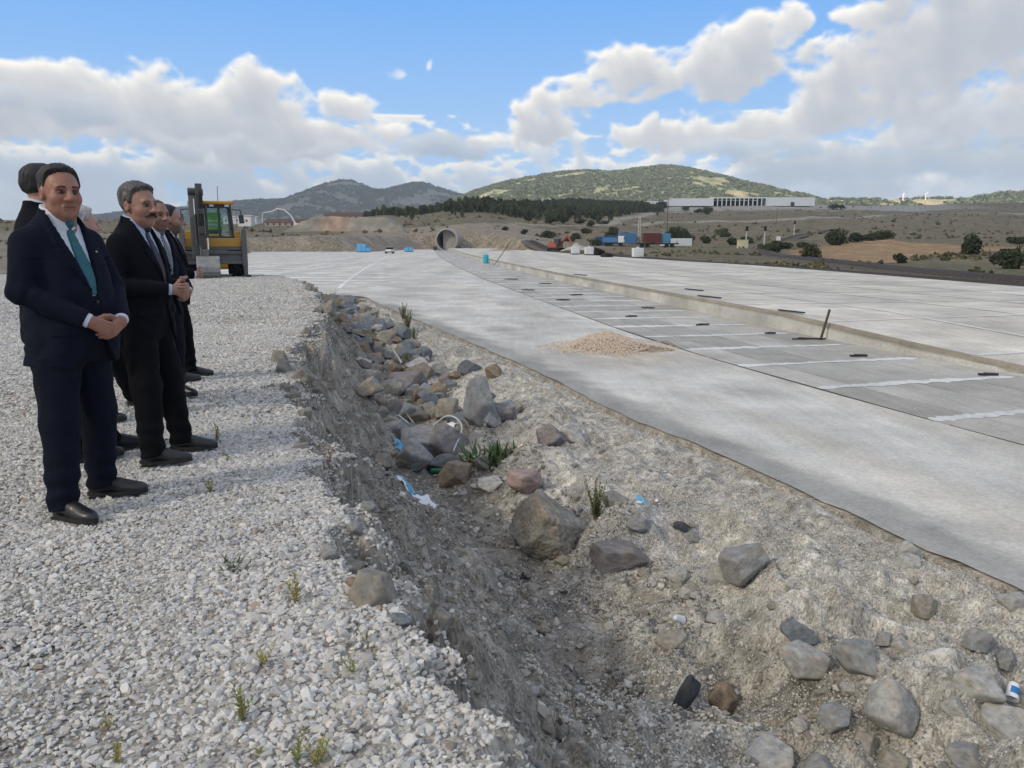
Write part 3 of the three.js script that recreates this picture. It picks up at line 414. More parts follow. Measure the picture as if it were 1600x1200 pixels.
{
  const r = rng(101), variants = [0, 1, 2, 3, 4, 5, 6, 7].map((k) => chipGeo(40 + k, 9 + k % 4)), far = [0, 1, 2].map((k) => chipGeo(60 + k, 7));
  const tint = () => { const t = r(); if (t < .025) return [.22, .2, .18]; if (t < .034) return [.4, .31, .24]; if (t < .09) return [.42, .40, .37]; const k = .62 * (.66 + r() * .5), w = (r() - .5) * .06; return [k * (1 + w), k * .962, k * (.90 - w)]; };
  const near = variants.map(() => []), wide = far.map(() => []);
  const lay = (s0, s1, dens, size, sets, spill) => {
    let area = 0; const L = (s) => -.80 * Math.max(s, 0) - .6; const n = Math.round(dens * (() => { for (let s = s0; s < s1; s += .05) area += .05 * (padEdge(s) - L(s) + .3); return area; })());
    for (let i = 0; i < n;) {
      const s = Math.sqrt(lerp(s0 * Math.abs(s0), s1 * s1, r())), E = padEdge(s), R = roadEdge(s), x = lerp(L(s), E + .35, r()), u = (x - E) / (R - E); i++;
      let y; if (u < -.19) y = padRelief(x, s); else { const q = strip(s, u); y = q[1]; if (q[3] > .0 && r() < sstep(-.005, .07, q[3]) * (1.02 - spill)) continue; }
      if (s > 33.6) continue;
      const a = size * (.5 + r() * .7) * (r() < .08 ? 1.6 : 1) * (1 + .7 * fbm(x * .9, s * .9, 31, 3)), set = sets[Math.floor(r() * sets.length)];
      set.push([x, y + a * .25 * r(), -s, [a * (1 + r() * .5), a * (.5 + r() * .35), a * (.75 + r() * .3)], [(r() - .5) * 1.3, r() * 6.28, (r() - .5) * 1.3], tint()]);
    }
  };
  lay(.9, 6, 5200, .0128, near, .25); lay(6, 13, 2200, .0155, near, .25); lay(13, 34, 620, .022, wide, .2);
  near.forEach((l, k) => scatter('gravel', variants[k], M.stone, l)); wide.forEach((l, k) => scatter('gravel', far[k], M.stone, l));
  // fallen pebbles and crumbs in the ditch and on the bank
  const deb = variants.map(() => []), debFar = far.map(() => []);
  const sow = (s0, s1, n, u0, u1, smin, smax, sets, col, keep = () => true) => { for (let i = 0; i < n; i++) { const s = Math.sqrt(lerp(s0 * s0, s1 * s1, r())), u = lerp(u0, u1, r()), [x, y, z, uu] = strip(s, u); if (!keep(x, s, uu)) continue; const a = smin * Math.pow(smax / smin, r() * r()), c = col(x, s, uu), k = .7 + r() * .6; sets[Math.floor(r() * sets.length)].push([x, y + a * .2, -s, [a * (1 + r() * .6), a * (.6 + r() * .4), a * (.8 + r() * .4)], [(r() - .5) * 1.6, r() * 6.28, (r() - .5) * 1.6], c.map((v) => v * k)]); } };
  const soil = () => r() < .22 ? [.46, .44, .4] : r() < .2 ? [.16, .16, .16] : [.28, .255, .215], ash = (x, s, u) => r() < .13 ? [.33, .3, .25] : [.52, .5, .46];
  const patch = (f, t) => (x, s) => fbm(x * f, s * f, 14, 3) > t;
  sow(1.6, 7, 26000, .03, .62, .005, .026, deb, soil, patch(1.6, -.08)); sow(7, 20, 22000, .03, .6, .009, .04, debFar, soil, patch(1.2, -.05));
  sow(1.8, 7.5, 110000, .44, .99, .003, .013, deb, ash, patch(2.6, -.1)); sow(7.5, 22, 40000, .42, .99, .006, .02, debFar, ash, patch(1.3, -.05));
  sow(2.6, 5.6, 9000, .22, .46, .006, .02, deb, () => [.58, .55, .49], (x, s) => Math.hypot((x - .75) / .75, (s - 4.1) / .75) + fbm(x * 3, s * 3, 3, 3) < .9);
  sow(2, 9, 1400, .1, .6, .018, .05, deb, () => r() < .3 ? [.5, .47, .42] : [.33, .31, .275]);
  deb.forEach((l, k) => scatter('rubble', variants[k], M.stone, l)); debFar.forEach((l, k) => scatter('rubble', far[k], M.stone, l));
}
// boulders and rocks one can pick out
const rockMat = (r, g, b) => std({ color: rgb(r * .95, g * .95, b * .95), vertexColors: true, roughness: .95 });
M.rk = { tan: rockMat(.37, .335, .275), grey: rockMat(.34, .335, .32), dark: rockMat(.15, .16, .17), blue: rockMat(.2, .225, .25), pink: rockMat(.42, .31, .275), brown: rockMat(.32, .25, .18), white: rockMat(.6, .575, .53), purple: rockMat(.29, .26, .25), pale: rockMat(.5, .48, .44), slate: rockMat(.08, .09, .10), earth: rockMat(.33, .305, .26) };
{
  const shapes = { block: [0, 1, 2, 3].map((k) => rockGeo(200 + k, 18, 9, 60, .06)), round: [0, 1, 2].map((k) => rockGeo(220 + k, 14, 15, 14, .1)), chip: [0, 1, 2, 3].map((k) => rockGeo(240 + k, 16, 8, 70, .07)), small: [0, 1, 2, 3, 4].map((k) => rockGeo(260 + k, 9, 10, 50, .07)) };
  const bigShape = rockGeo(311, 44, 11, 34, .12), r = rng(404);
  function rock(name, label, x, s, w, h, mat, shape, opt = {}) {
    const g = opt.geo || shapes[shape][Math.floor(r() * shapes[shape].length)], m = tag(mesh(name, g, mat), label, name === 'cobble' ? 'stone' : name, opt.group);
    const d = opt.d ?? w * (.75 + r() * .3); m.scale.set(w * .56, h * .58, d * .56); m.rotation.set((opt.rx ?? (r() - .5) * .4), opt.ry ?? r() * 6.28, (opt.rz ?? (r() - .5) * .4)); m.position.set(x, groundY(x, s) + h * (opt.up ?? .30) * .78, -s); return m;
  }
  rock('boulder', 'largest grey and tan boulder lying in the ditch', .32, 6.75, .72, .72, M.rk.tan, 0, { geo: bigShape, ry: 2.2, rx: .1, rz: .15, d: .6, up: .36 });
  rock('boulder', 'rounded pinkish boulder touching the white block', .14, 7.85, .46, .32, M.rk.pink, 'round', { d: .4, up: .38 });
  rock('boulder', 'white squared stone block between brown and pink boulders', -.25, 8.15, .34, .2, M.rk.white, 'block', { ry: .1, rx: 0, rz: 0, d: .24 });
  rock('boulder', 'brown squarish boulder beside the white stone block', -.67, 8.6, .4, .38, M.rk.brown, 'block', { up: .34 });
  rock('boulder', 'low dark slab of rock behind the brown boulder', -.88, 9.4, .55, .2, M.rk.dark, 'block', { ry: .2, d: .3, up: .35 });
  rock('boulder', 'purplish grey boulder by the dark green weeds', -.88, 10.0, .54, .44, M.rk.purple, 'chip');
  rock('boulder', 'tall grey slab of rock leaning upright on the bank', -.46, 10.4, .46, .84, M.rk.grey, 'chip', { ry: .6, rx: -.25, rz: .12, d: .3, up: .34 });
  rock('boulder', 'dark blue-grey boulder above the upright slab', -.5, 12.6, .5, .34, M.rk.blue, 'chip');
  rock('boulder', 'small nearly black boulder at the top of the bank', -.84, 14.9, .47, .3, M.rk.dark, 'chip');
  rock('boulder', 'flat-topped pale slab resting on a beige block', -1.95, 15.6, .62, .3, M.rk.pale, 'block', { rx: .1, rz: -.1, up: .95, ry: .3 });
  rock('boulder', 'beige block under the flat pale slab', -1.88, 15.2, .56, .42, M.rk.tan, 'block');
  rock('boulder', 'large brownish grey boulder below the beige block', -2.05, 14.2, .74, .5, M.rk.purple, 'block');
  rock('boulder', 'tapered pale grey boulder at the foot of the rock heap', -1.76, 11.9, .5, .46, M.rk.pale, 'chip', { up: .36 });
  rock('boulder', 'smooth tan oval boulder in the rock heap', -2.1, 13.2, .4, .28, M.rk.tan, 'round');
  rock('boulder', 'pink and grey angular boulder beside the largest boulder', .9, 6.15, .48, .27, M.rk.purple, 'chip', { up: .4, d: .3 });
  rock('boulder', 'flat blue-grey stone half buried in the bank', 1.76, 5.4, .46, .3, M.rk.grey, 'block', { rx: -.5, up: .2, d: .3 });
  rock('boulder', 'rounded cement-crusted boulder among the clods of the bank', 2.06, 3.7, .3, .32, M.rk.pale, 'round', { up: .42 });
  rock('boulder', 'dark angular stone set in the bank', 1.88, 4.55, .2, .16, M.rk.blue, 'chip');
  rock('rock_shard', 'blue-black pointed slate shard standing in pale pebbles', 1.08, 4.23, .13, .28, M.rk.slate, 'chip', { rz: -.45, rx: 0, ry: .3, d: .06, up: .4 });
  rock('boulder', 'brown stone coated with dirt beside the slate shard', 1.38, 4.45, .24, .24, M.rk.brown, 'round', { up: .3 });
  rock('boulder', 'broad pale blue flat rock at the foot of the bank', 1.4, 3.72, .32, .14, M.rk.pale, 'block', { up: .35 });
  rock('boulder', 'round grey cobble sitting alone above the paper cup', 1.36, 5.75, .18, .17, M.rk.pale, 'round', { up: .36 });
  rock('rock_shard', 'small black slate piece on the upper bank', 1.56, 6.6, .14, .1, M.rk.slate, 'chip');
  rock('boulder', 'long tan stone under the crumbling gravel edge', -.6, 2.95, .18, .07, M.rk.brown, 'block', { ry: .3, d: .1 });
  rock('boulder', 'dark blue stone at the crumbling gravel edge', -.42, 2.66, .08, .055, M.rk.blue, 'chip');
  const cob = [['cobble', [[.39, 3.96, .1, .1], [.36, 3.67, .1, .12], [.29, 3.68, .08, .08], [.19, 3.66, .08, .09], [.25, 5.34, .13, .11], [0, 5.25, .1, .09], [-.22, 6.14, .13, .11], [-.14, 6.09, .12, .12], [-.36, 6.67, .12, .1], [1.12, 5.99, .1, .09], [.47, 6.49, .15, .11], [1.42, 5.4, .11, .08], [1.5, 5.1, .18, .09], [1, 5.37, .11, .15], [1.14, 4.91, .23, .11], [.1, 4.6, .08, .07], [-.1, 4.9, .07, .06], [.3, 4.4, .08, .06], [-.02, 4.2, .09, .07], [.12, 3.95, .1, .08], [.18, 4.1, .07, .07]], 'grey rounded cobble lying on the ditch floor', 'cobbles on the ditch floor', [M.rk.grey, M.rk.pale, M.rk.tan]],
    ['cobble', [[-.8, 4.0, .1, .08], [-.82, 3.71, .1, .08], [-.73, 3.27, .1, .05], [-.84, 3.26, .1, .09], [-.78, 3.5, .07, .06], [-.62, 3.2, .06, .05]], 'grey cobble sticking out of the crumbling gravel edge', 'cobbles in the gravel edge', [M.rk.grey, M.rk.pale]],
    ['boulder', [[1.77, 3.72, .18, .12], [1.83, 4.3, .26, .2], [2.05, 4.1, .3, .22], [2.48, 3.66, .24, .2], [2.55, 3.45, .28, .2], [1.6, 3.45, .2, .14], [2.25, 3.3, .18, .12], [2.7, 4.0, .2, .13]], 'cement-dusted clod of rubble embedded in the bank', 'clods of the bank', [M.rk.pale, M.rk.grey]],
    ['boulder', [[-1.02, 11.69, .41, .31], [-1.84, 11.1, .39, .2], [-1.3, 10.8, .38, .26], [-1.37, 9.8, .26, .12], [1.04, 7.29, .26, .14], [1.14, 6.45, .23, .12]], 'mid-sized dusty rock lying between the boulders', 'rocks between the boulders', [M.rk.grey, M.rk.purple, M.rk.tan]]];
  for (const [n, list, label, group, mats] of cob) for (const [x, s, w, h] of list) rock(n, label, x, s, w, h, mats[Math.floor(r() * mats.length)], n === 'cobble' ? 'round' : 'small', label.startsWith('cement') ? { group, up: .14 } : { group });
  // the long heap of dumped rock farther up the ditch
  for (let i = 0; i < 230; i++) { const s = lerp(8.6, 31, Math.pow(r(), .85)), u = lerp(.2, .66, r()) + (r() < .1 ? .15 : 0), [x] = strip(s, u), w = .2 + r() * r() * .5 + (s > 20 ? .08 : 0), c = ['tan', 'grey', 'purple', 'grey', 'blue', 'pale', 'brown'][Math.floor(r() * 7)]; if (Math.hypot(x + 1.9, s - 15) < .5) continue; rock('rock', { tan: 'tan', grey: 'grey', purple: 'purplish brown', blue: 'blue-grey', pale: 'pale dusty', brown: 'brown' }[c] + ' angular rock in the long heap along the ditch', x, s, w, w * (.55 + r() * .35), M.rk[c], r() < .6 ? 'small' : 'chip', { group: c + ' rocks of the heap in the ditch', up: .2 + r() * .35, rx: (r() - .5) * 1.2, rz: (r() - .5) * 1.2 }); }
  for (let i = 0; i < 40; i++) { const s = lerp(2.7, 6, r()), u = lerp(.5, .95, r()), [x] = strip(s, u), w = .09 + r() * r() * .16; rock('clod', 'crumbly pale clod of hardened cement and earth on the bank', x, s, w, w * .8, r() < .7 ? M.rk.pale : M.rk.tan, 'small', { group: 'clods on the bank', up: .12 }); }
  for (let i = 0; i < 60; i++) { const s = 2.4 * Math.pow(10, r()), u = lerp(-.01, .09, r()), [x] = strip(s, u), w = (.07 + r() * r() * .16) * (s > 8 ? 1.6 : 1); rock('clod', 'clump of grey-brown earth breaking from the gravel pad edge', x, s, w, w * (.7 + r() * .5), M.rk.earth, 'small', { group: 'earth clumps along the pad edge', up: .1 }); }
  for (let i = 0; i < 40; i++) { const s = lerp(3, 12, r()), u = lerp(.03, .3, r()), [x] = strip(s, u), w = .05 + r() * r() * .13; rock('cobble', 'dusty stone sticking out of the steep left ditch slope', x, s, w, w * .75, r() < .5 ? M.rk.grey : M.rk.tan, 'small', { group: 'stones in the ditch slope', up: .2 }); }
  for (let i = 0; i < 46; i++) { const s = lerp(2.6, 10, r()), u = lerp(.5, .95, r()), [x] = strip(s, u), w = .06 + r() * r() * .12; rock('cobble', 'small grey stone half sunk in the pale bank', x, s, w, w * .7, r() < .5 ? M.rk.grey : M.rk.tan, 'small', { group: 'stones sunk in the bank', up: .15 }); }
}
// ---------------------------------------------------------------- weeds
{
  const r = rng(900); M.weed = [rgb(.33, .3, .08), rgb(.24, .26, .07), rgb(.13, .17, .07), rgb(.06, .1, .035), rgb(.28, .24, .08)].map((c) => std({ color: c, roughness: .9, side: THREE.DoubleSide }));
  M.stem = std({ color: rgb(.25, .2, .09), roughness: .9 });
  const leafAt = (P, N, b, dir, len, wid) => { const side = Vec(dir.z, 0, -dir.x).normalize(); if (side.lengthSq() < .1) side.set(1, 0, 0); const pt = (t, w) => Vec(b.x + dir.x * len * t + side.x * w, b.y + dir.y * len * t - t * t * len * .12, b.z + dir.z * len * t + side.z * w); const q = [pt(0, -wid * .2), pt(.45, -wid * .5), pt(1, 0), pt(.45, wid * .5), pt(0, wid * .2)], n = side.clone().cross(dir).normalize(); for (const [i, j, k] of [[0, 1, 3], [0, 3, 4], [1, 2, 3]]) for (const v of [q[i], q[j], q[k]]) { P.push(v.x, v.y, v.z); N.push(n.x, n.y, n.z); } };
  function weed(label, x, s, h, kind, group) {
    const t = thing('weed', label, 'weed', [x, groundY(x, s) - .01, -s], r() * 6, group), P = [], N = [], stems = [];
    if (kind === 'rosette') for (let i = 0; i < 70; i++) { const a = r() * 6.28, e = .1 + r() * 1.0, d = Vec(Math.cos(a) * Math.cos(e), Math.sin(e), Math.sin(a) * Math.cos(e)); leafAt(P, N, Vec((r() - .5) * h, 0, (r() - .5) * h), d, h * (.4 + r() * .6), h * .09); }
    else if (kind === 'spiky') for (let i = 0; i < 60; i++) { const a = r() * 6.28, e = .9 + r() * .6, d = Vec(Math.cos(a) * Math.cos(e), Math.sin(e), Math.sin(a) * Math.cos(e)); leafAt(P, N, Vec((r() - .5) * h * .5, 0, (r() - .5) * h * .4), d, h * (.5 + r() * .6), h * .035); }
    else { const ns = kind === 'bush' ? 18 : 3 + Math.floor(r() * 2); for (let k = 0; k < ns; k++) { const a = r() * 6.28, lean = (kind === 'bush' ? .45 : .6) * r(), hh = h * (.55 + r() * .45), top = Vec(Math.cos(a) * lean * hh, hh, Math.sin(a) * lean * hh), b0 = Vec((r() - .5) * h * .12, 0, (r() - .5) * h * .12); stems.push(bar([b0.x, 0, b0.z], [top.x, top.y, top.z], h * .011, 5, h * .006)); const nl = kind === 'bush' ? 26 : 15 + Math.floor(r() * 8); for (let i = 0; i < nl; i++) { const f = .12 + .88 * i / nl, b = b0.clone().lerp(top, f), la = i * 2.4, e = .5 + f * .4, d = Vec(Math.cos(la) * Math.cos(e), Math.sin(e), Math.sin(la) * Math.cos(e)); leafAt(P, N, b, d, h * (.24 - f * .1) * (kind === 'bush' ? .6 : .6 + r() * .6), h * (kind === 'bush' ? .03 : .07)); } } }
    const g = new THREE.BufferGeometry(); g.setAttribute('position', new THREE.Float32BufferAttribute(P, 3)); g.computeVertexNormals();
    if (stems.length) mesh('stem', join(stems), M.stem, t);
    mesh('foliage', g, M.weed[kind === 'rosette' ? 3 : kind === 'spiky' ? 2 : kind === 'bush' ? 2 : r() < .5 ? 0 : 1], t);
  }
  weed('tall yellow-green weed standing alone on the gravel near the edge', -.85, 2.76, .17, 'up'); weed('dark low weed flat on the white gravel', -1.21, 3.07, .1, 'rosette');
  for (const [x, s, h] of [[-.53, 2.51, .07], [-.53, 2.3, .09], [-.81, 2.03, .12], [-.84, 2.32, .09], [-1.08, 1.83, .09], [-.59, 1.84, .1], [-.53, 1.83, .11], [-.7, 1.86, .05], [-1.19, 1.99, .06]]) weed('small yellow-green weed sprouting between the gravel stones', x, s, h, 'up', 'weeds in the gravel');
  for (const [x, s, h] of [[-2.11, 5.23, .14], [-1.72, 4.11, .13], [-1.86, 4.75, .08]]) weed('thin pale weed growing beside the men’s shoes', x, s, h, 'up', 'weeds by the shoes');
  weed('feathery green weed on the bank behind the largest boulder', .84, 7.15, .42, 'bush'); for (const [x, s, h] of [[-.3, 9.15, .5], [-.12, 9.3, .45], [-.25, 8.9, .4]]) weed('dark green rosette weed below the upright slab', x, s, h, 'rosette', 'dark weeds below the slab');
  weed('tall spiky reed tuft at the far end of the ditch', -7.7, 32, .75, 'spiky'); weed('low spiky tuft beside the tall reeds', -9, 33, .5, 'spiky'); weed('green tuft among the heaped rocks', -2.31, 16.29, .4, 'bush'); weed('dry yellowish shrub on the rock heap', -3.0, 21.5, .7, 'bush'); weed('thin green shrub along the slab edge', -3.6, 25, .6, 'bush'); weed('tiny sprig on the ditch slope', -.35, 3.9, .06, 'up'); weed('dry shrub stem lower on the rock heap', -2.55, 19.4, .5, 'bush');
}
// ---------------------------------------------------------------- litter
{
  const paper = std({ color: rgb(.78, .8, .83), roughness: .6, side: THREE.DoubleSide }), blue = std({ color: rgb(.03, .19, .5), roughness: .6, side: THREE.DoubleSide }), sky = std({ color: rgb(.12, .42, .65), roughness: .5, side: THREE.DoubleSide }), clear = std({ color: rgb(.62, .64, .66), roughness: .5 });
  function cup(label, x, s, rot) { const t = thing('paper_cup', label, 'cup', [x, groundY(x, s) + .062, -s]); t.rotation.set(...rot); const prof = [[.024, -.045], [.0255, -.044], [.034, .043], [.036, .045], [.0345, .047], [.033, .043], [.0245, -.042], [0, -.042]].map((p) => new THREE.Vector2(...p)); mesh('cup_wall', new THREE.LatheGeometry(prof, 28), paper, t); const pr = [[.0287, -.02], [.0325, .02]].map((p) => new THREE.Vector2(...p)); mesh('printed_band', new THREE.LatheGeometry(pr, 10, .3, 1.8), blue, t); return t; }
  cup('white paper cup with blue print lying on the ditch bank', 1.22, 5.12, [.2, .5, -2.2]); cup('white paper cup with open mouth at the rocks of the bank', 2.74, 3.74, [.3, 1.0, 2.0]);
  const sheet = (name, label, cat, x, s, len, wid, turn, mat, mat2) => { const t = thing(name, label, cat, [x, 0, -s], 0), g = grid(5, 24, (a, b) => { const lx = (a - .5) * wid, lz = (b - .5) * len, X = lx * Math.cos(turn) + lz * Math.sin(turn), Z = -lx * Math.sin(turn) + lz * Math.cos(turn); return [X, groundY(x + X, s - Z) + .03 + fbm(b * 6, a * 3, x, 3) * .05, Z, 1, 1, 1]; }, 1); mesh('film', g, mat, t); if (mat2) mesh('print', grid(4, 14, (a, b) => { const lx = (a - .5) * wid * .6, lz = (b - .62) * len * .55, X = lx * Math.cos(turn) + lz * Math.sin(turn), Z = -lx * Math.sin(turn) + lz * Math.cos(turn); return [X, groundY(x + X, s - Z) + .038 + fbm((lz / len + .5) * 6, (lx / wid + .5) * 3, x, 3) * .05, Z, 1, 1, 1]; }, 1), mat2, t); return t; };
  sheet('plastic_wrapper', 'blue and white plastic wrapper strip on the ditch slope', 'wrapper', -1.12, 7.9, .8, .2, .75, paper, sky);
  sheet('plastic_wrapper', 'pale turquoise wrapper on the bank behind the feathery weed', 'wrapper', 1.33, 7.25, .28, .09, 1.35, paper, sky);
  sheet('plastic_wrapper', 'crumpled blue plastic scrap beside the white strap', 'wrapper', -1.5, 9.75, .18, .14, .4, sky); sheet('plastic_wrapper', 'blue plastic bag scrap at the top of the ditch', 'wrapper', -5.0, 20, .35, .25, 1.2, sky);
  sheet('plastic_wrapper', 'white crumpled film among the boulders', 'wrapper', -1.05, 10.6, .5, .12, 1.2, paper); sheet('plastic_wrapper', 'white and green packet below the white strap', 'wrapper', -1.12, 9.5, .16, .12, .8, paper);
  const tube = (name, label, cat, pts, rad, mat) => { const c = new THREE.CatmullRomCurve3(pts.map(([x, s, dy = .03]) => Vec(x, groundY(x, s) + dy, -s))); return tag(mesh(name, new THREE.TubeGeometry(c, 60, rad, 6), mat), label, cat); };
  tube('plastic_strap', 'long white plastic strap curling down into the ditch', 'strap', [[-2.2, 10.7], [-1.8, 10.9, .06], [-1.4, 10.6, .05], [-1.15, 10.3, .08], [-1.0, 9.9, .05]], .014, clear);
  tube('plastic_strap', 'second white strap tangled over the boulders', 'strap', [[-1.75, 11.3, .05], [-1.35, 11.0, .1], [-.95, 10.75, .2], [-.7, 10.2, .15], [-.78, 9.7, .1]], .012, clear);
  tube('stick', 'thin grey stick leaning on the ditch slope', 'stick', [[-1.9, 12.2, .08], [-1.4, 10.9, .12]], .016, std({ color: rgb(.3, .26, .2) })); tube('stick', 'bleached stick lying across the rock heap', 'stick', [[-2.75, 17.2, .25], [-2.3, 15.6, .2]], .028, std({ color: rgb(.4, .37, .32) }));
  tag(mesh('bottle', at(new THREE.CapsuleGeometry(.035, .13, 4, 10), -.95, groundY(-.95, 9.2) + .05, -9.2, 0, .3, 1.5), std({ color: rgb(.02, .2, .07), roughness: .25 })), 'green plastic bottle beside the dark slab of rock', 'bottle'); sheet('plastic_wrapper', 'black scrap of plastic at the foot of the largest boulder', 'wrapper', .12, 6.3, .1, .06, 1, std({ color: rgb(.02, .02, .02), roughness: .4, side: THREE.DoubleSide }));
}
// ---------------------------------------------------------------- people: each garment and the body meshed from distance fields
function nets(sdf, lo, hi, cell, color, uvs = 1) {                       // naive surface nets with coarse skipping
  const n = [0, 1, 2].map((k) => Math.ceil((hi[k] - lo[k]) / cell) + 1), [nx, ny, nz] = n, F = new Float32Array(nx * ny * nz).fill(9), B = 4, skip = cell * B * 1.9;
  for (let k = 0; k < nz; k += B) for (let j = 0; j < ny; j += B) for (let i = 0; i < nx; i += B) {
    const d = sdf(lo[0] + (i + B / 2) * cell, lo[1] + (j + B / 2) * cell, lo[2] + (k + B / 2) * cell), far = Math.abs(d) > skip;
    for (let c = k; c < Math.min(nz, k + B); c++) for (let b = j; b < Math.min(ny, j + B); b++) for (let a = i; a < Math.min(nx, i + B); a++) F[(c * ny + b) * nx + a] = far ? d : sdf(lo[0] + a * cell, lo[1] + b * cell, lo[2] + c * cell);
  }
  const id = new Int32Array(nx * ny * nz).fill(-1), P = [], C = [], I = [], U = [], E = [[0, 1], [0, 2], [0, 4], [1, 3], [1, 5], [2, 3], [2, 6], [3, 7], [4, 5], [4, 6], [5, 7], [6, 7]], v = new Float32Array(8);
  for (let k = 0; k < nz - 1; k++) for (let j = 0; j < ny - 1; j++) for (let i = 0; i < nx - 1; i++) {
    const o = (k * ny + j) * nx + i; let m = 0; for (let c = 0; c < 8; c++) { v[c] = F[o + (c & 1) + ((c >> 1) & 1) * nx + (c >> 2) * nx * ny]; if (v[c] < 0) m |= 1 << c; }
    if (m === 0 || m === 255) continue; let x = 0, y = 0, z = 0, q = 0;
    for (const [a, b] of E) if ((v[a] < 0) !== (v[b] < 0)) { const t = v[a] / (v[a] - v[b]); x += lerp(a & 1, b & 1, t); y += lerp((a >> 1) & 1, (b >> 1) & 1, t); z += lerp(a >> 2, b >> 2, t); q++; }
    id[o] = P.length / 3; const px = lo[0] + (i + x / q) * cell, py = lo[1] + (j + y / q) * cell, pz = lo[2] + (k + z / q) * cell; P.push(px, py, pz); U.push((px + pz * .6) / uvs, py / uvs); if (color) C.push(...color(px, py, pz));
  }
  const quad = (a, b, c, d, flip) => { if (a < 0 || b < 0 || c < 0 || d < 0) return; flip ? I.push(a, c, b, a, d, c) : I.push(a, b, c, a, c, d); };
  for (let k = 1; k < nz - 1; k++) for (let j = 1; j < ny - 1; j++) for (let i = 1; i < nx - 1; i++) {
    const o = (k * ny + j) * nx + i, s = F[o] < 0;
    if (s !== F[o + 1] < 0) quad(id[o], id[o - nx], id[o - nx - nx * ny], id[o - nx * ny], s === true);
    if (s !== F[o + nx] < 0) quad(id[o], id[o - nx * ny], id[o - 1 - nx * ny], id[o - 1], s === true);
    if (s !== F[o + nx * ny] < 0) quad(id[o], id[o - 1], id[o - 1 - nx], id[o - nx], s === true);
  }
  const g = new THREE.BufferGeometry(); g.setAttribute('position', new THREE.Float32BufferAttribute(P, 3)); g.setAttribute('uv', new THREE.Float32BufferAttribute(U, 2)); if (color) g.setAttribute('color', new THREE.Float32BufferAttribute(C, 3)); g.setIndex(I); g.computeVertexNormals(); return g;
}
const smin = (a, b, k) => { const h = Math.max(k - Math.abs(a - b), 0) / k; return Math.min(a, b) - h * h * k * .25; }, smax = (a, b, k) => -smin(-a, -b, k);
const capD = (a, b, ra, rb) => { const dx = b[0] - a[0], dy = b[1] - a[1], dz = b[2] - a[2], l = dx * dx + dy * dy + dz * dz; return (x, y, z) => { const t = clamp(((x - a[0]) * dx + (y - a[1]) * dy + (z - a[2]) * dz) / l), ex = x - a[0] - t * dx, ey = y - a[1] - t * dy, ez = z - a[2] - t * dz; return Math.sqrt(ex * ex + ey * ey + ez * ez) - lerp(ra, rb, t); }; };
const ellD = (c, r) => (x, y, z) => { const a = (x - c[0]) / r[0], b = (y - c[1]) / r[1], d = (z - c[2]) / r[2], k0 = Math.sqrt(a * a + b * b + d * d), k1 = Math.sqrt((a / r[0]) ** 2 + (b / r[1]) ** 2 + (d / r[2]) ** 2); return k1 < 1e-6 ? -Math.min(...r) : k0 * (k0 - 1) / k1; };
const all = (list, k) => (x, y, z) => { let d = 9; for (const f of list) d = d === 9 ? f(x, y, z) : smin(d, f(x, y, z), k); return d; };
const V3 = (a) => Vec(...a), A3 = (v) => [v.x, v.y, v.z];

function handParts(w, dir, palm, side, curl, spread = 1, thumbIn = .35) {  // capsules of one hand: palm, four bent fingers, thumb
  const D = V3(dir).normalize(), S = V3(side), N = V3(palm); S.addScaledVector(D, -S.dot(D)).normalize(); N.copy(D).cross(S).multiplyScalar(Math.sign(D.clone().cross(S).dot(V3(palm))) || 1).normalize();
  const W = V3(w), pt = (a, b, c) => W.clone().addScaledVector(D, a).addScaledVector(S, b).addScaledVector(N, c), out = [];
  for (const [b, l] of [[.027, .083], [.009, .088], [-.009, .085], [-.026, .077]]) out.push(capD(A3(pt(.0, b * .6, 0)), A3(pt(l, b, 0)), .0165, .0135));
  const L = [.07, .079, .074, .057], fingers = [];
  [.027, .009, -.009, -.026].forEach((b, i) => { let p = pt([.083, .088, .085, .077][i], b, -.002), a = 0; const seg = [.46, .31, .23]; for (let k = 0; k < 3; k++) { a += curl[k]; const d = D.clone().multiplyScalar(Math.cos(a)).addScaledVector(N, Math.sin(a)).addScaledVector(S, (b * 2.2 * spread) * (k ? .5 : 1)), q = p.clone().addScaledVector(d.normalize(), L[i] * seg[k]); fingers.push(capD(A3(p), A3(q), .0098 - k * .0008, .0092 - k * .0009)); p = q; } });
  { let p = pt(.02, .026, .004), a = .75; for (const [l, da] of [[.042, 0], [.032, -.3], [.026, -.25]]) { a += da; const d = D.clone().multiplyScalar(Math.cos(a)).addScaledVector(S, Math.sin(a)).addScaledVector(N, thumbIn).normalize(), q = p.clone().addScaledVector(d, l); fingers.push(capD(A3(p), A3(q), .0125, .0105)); p = q; } }
  const palmF = all(out, .014); return (x, y, z) => { let d = palmF(x, y, z); if (d > .2) return d; let f = 9; for (const g of fingers) f = Math.min(f, g(x, y, z)); return smin(d, f, .006); };
}

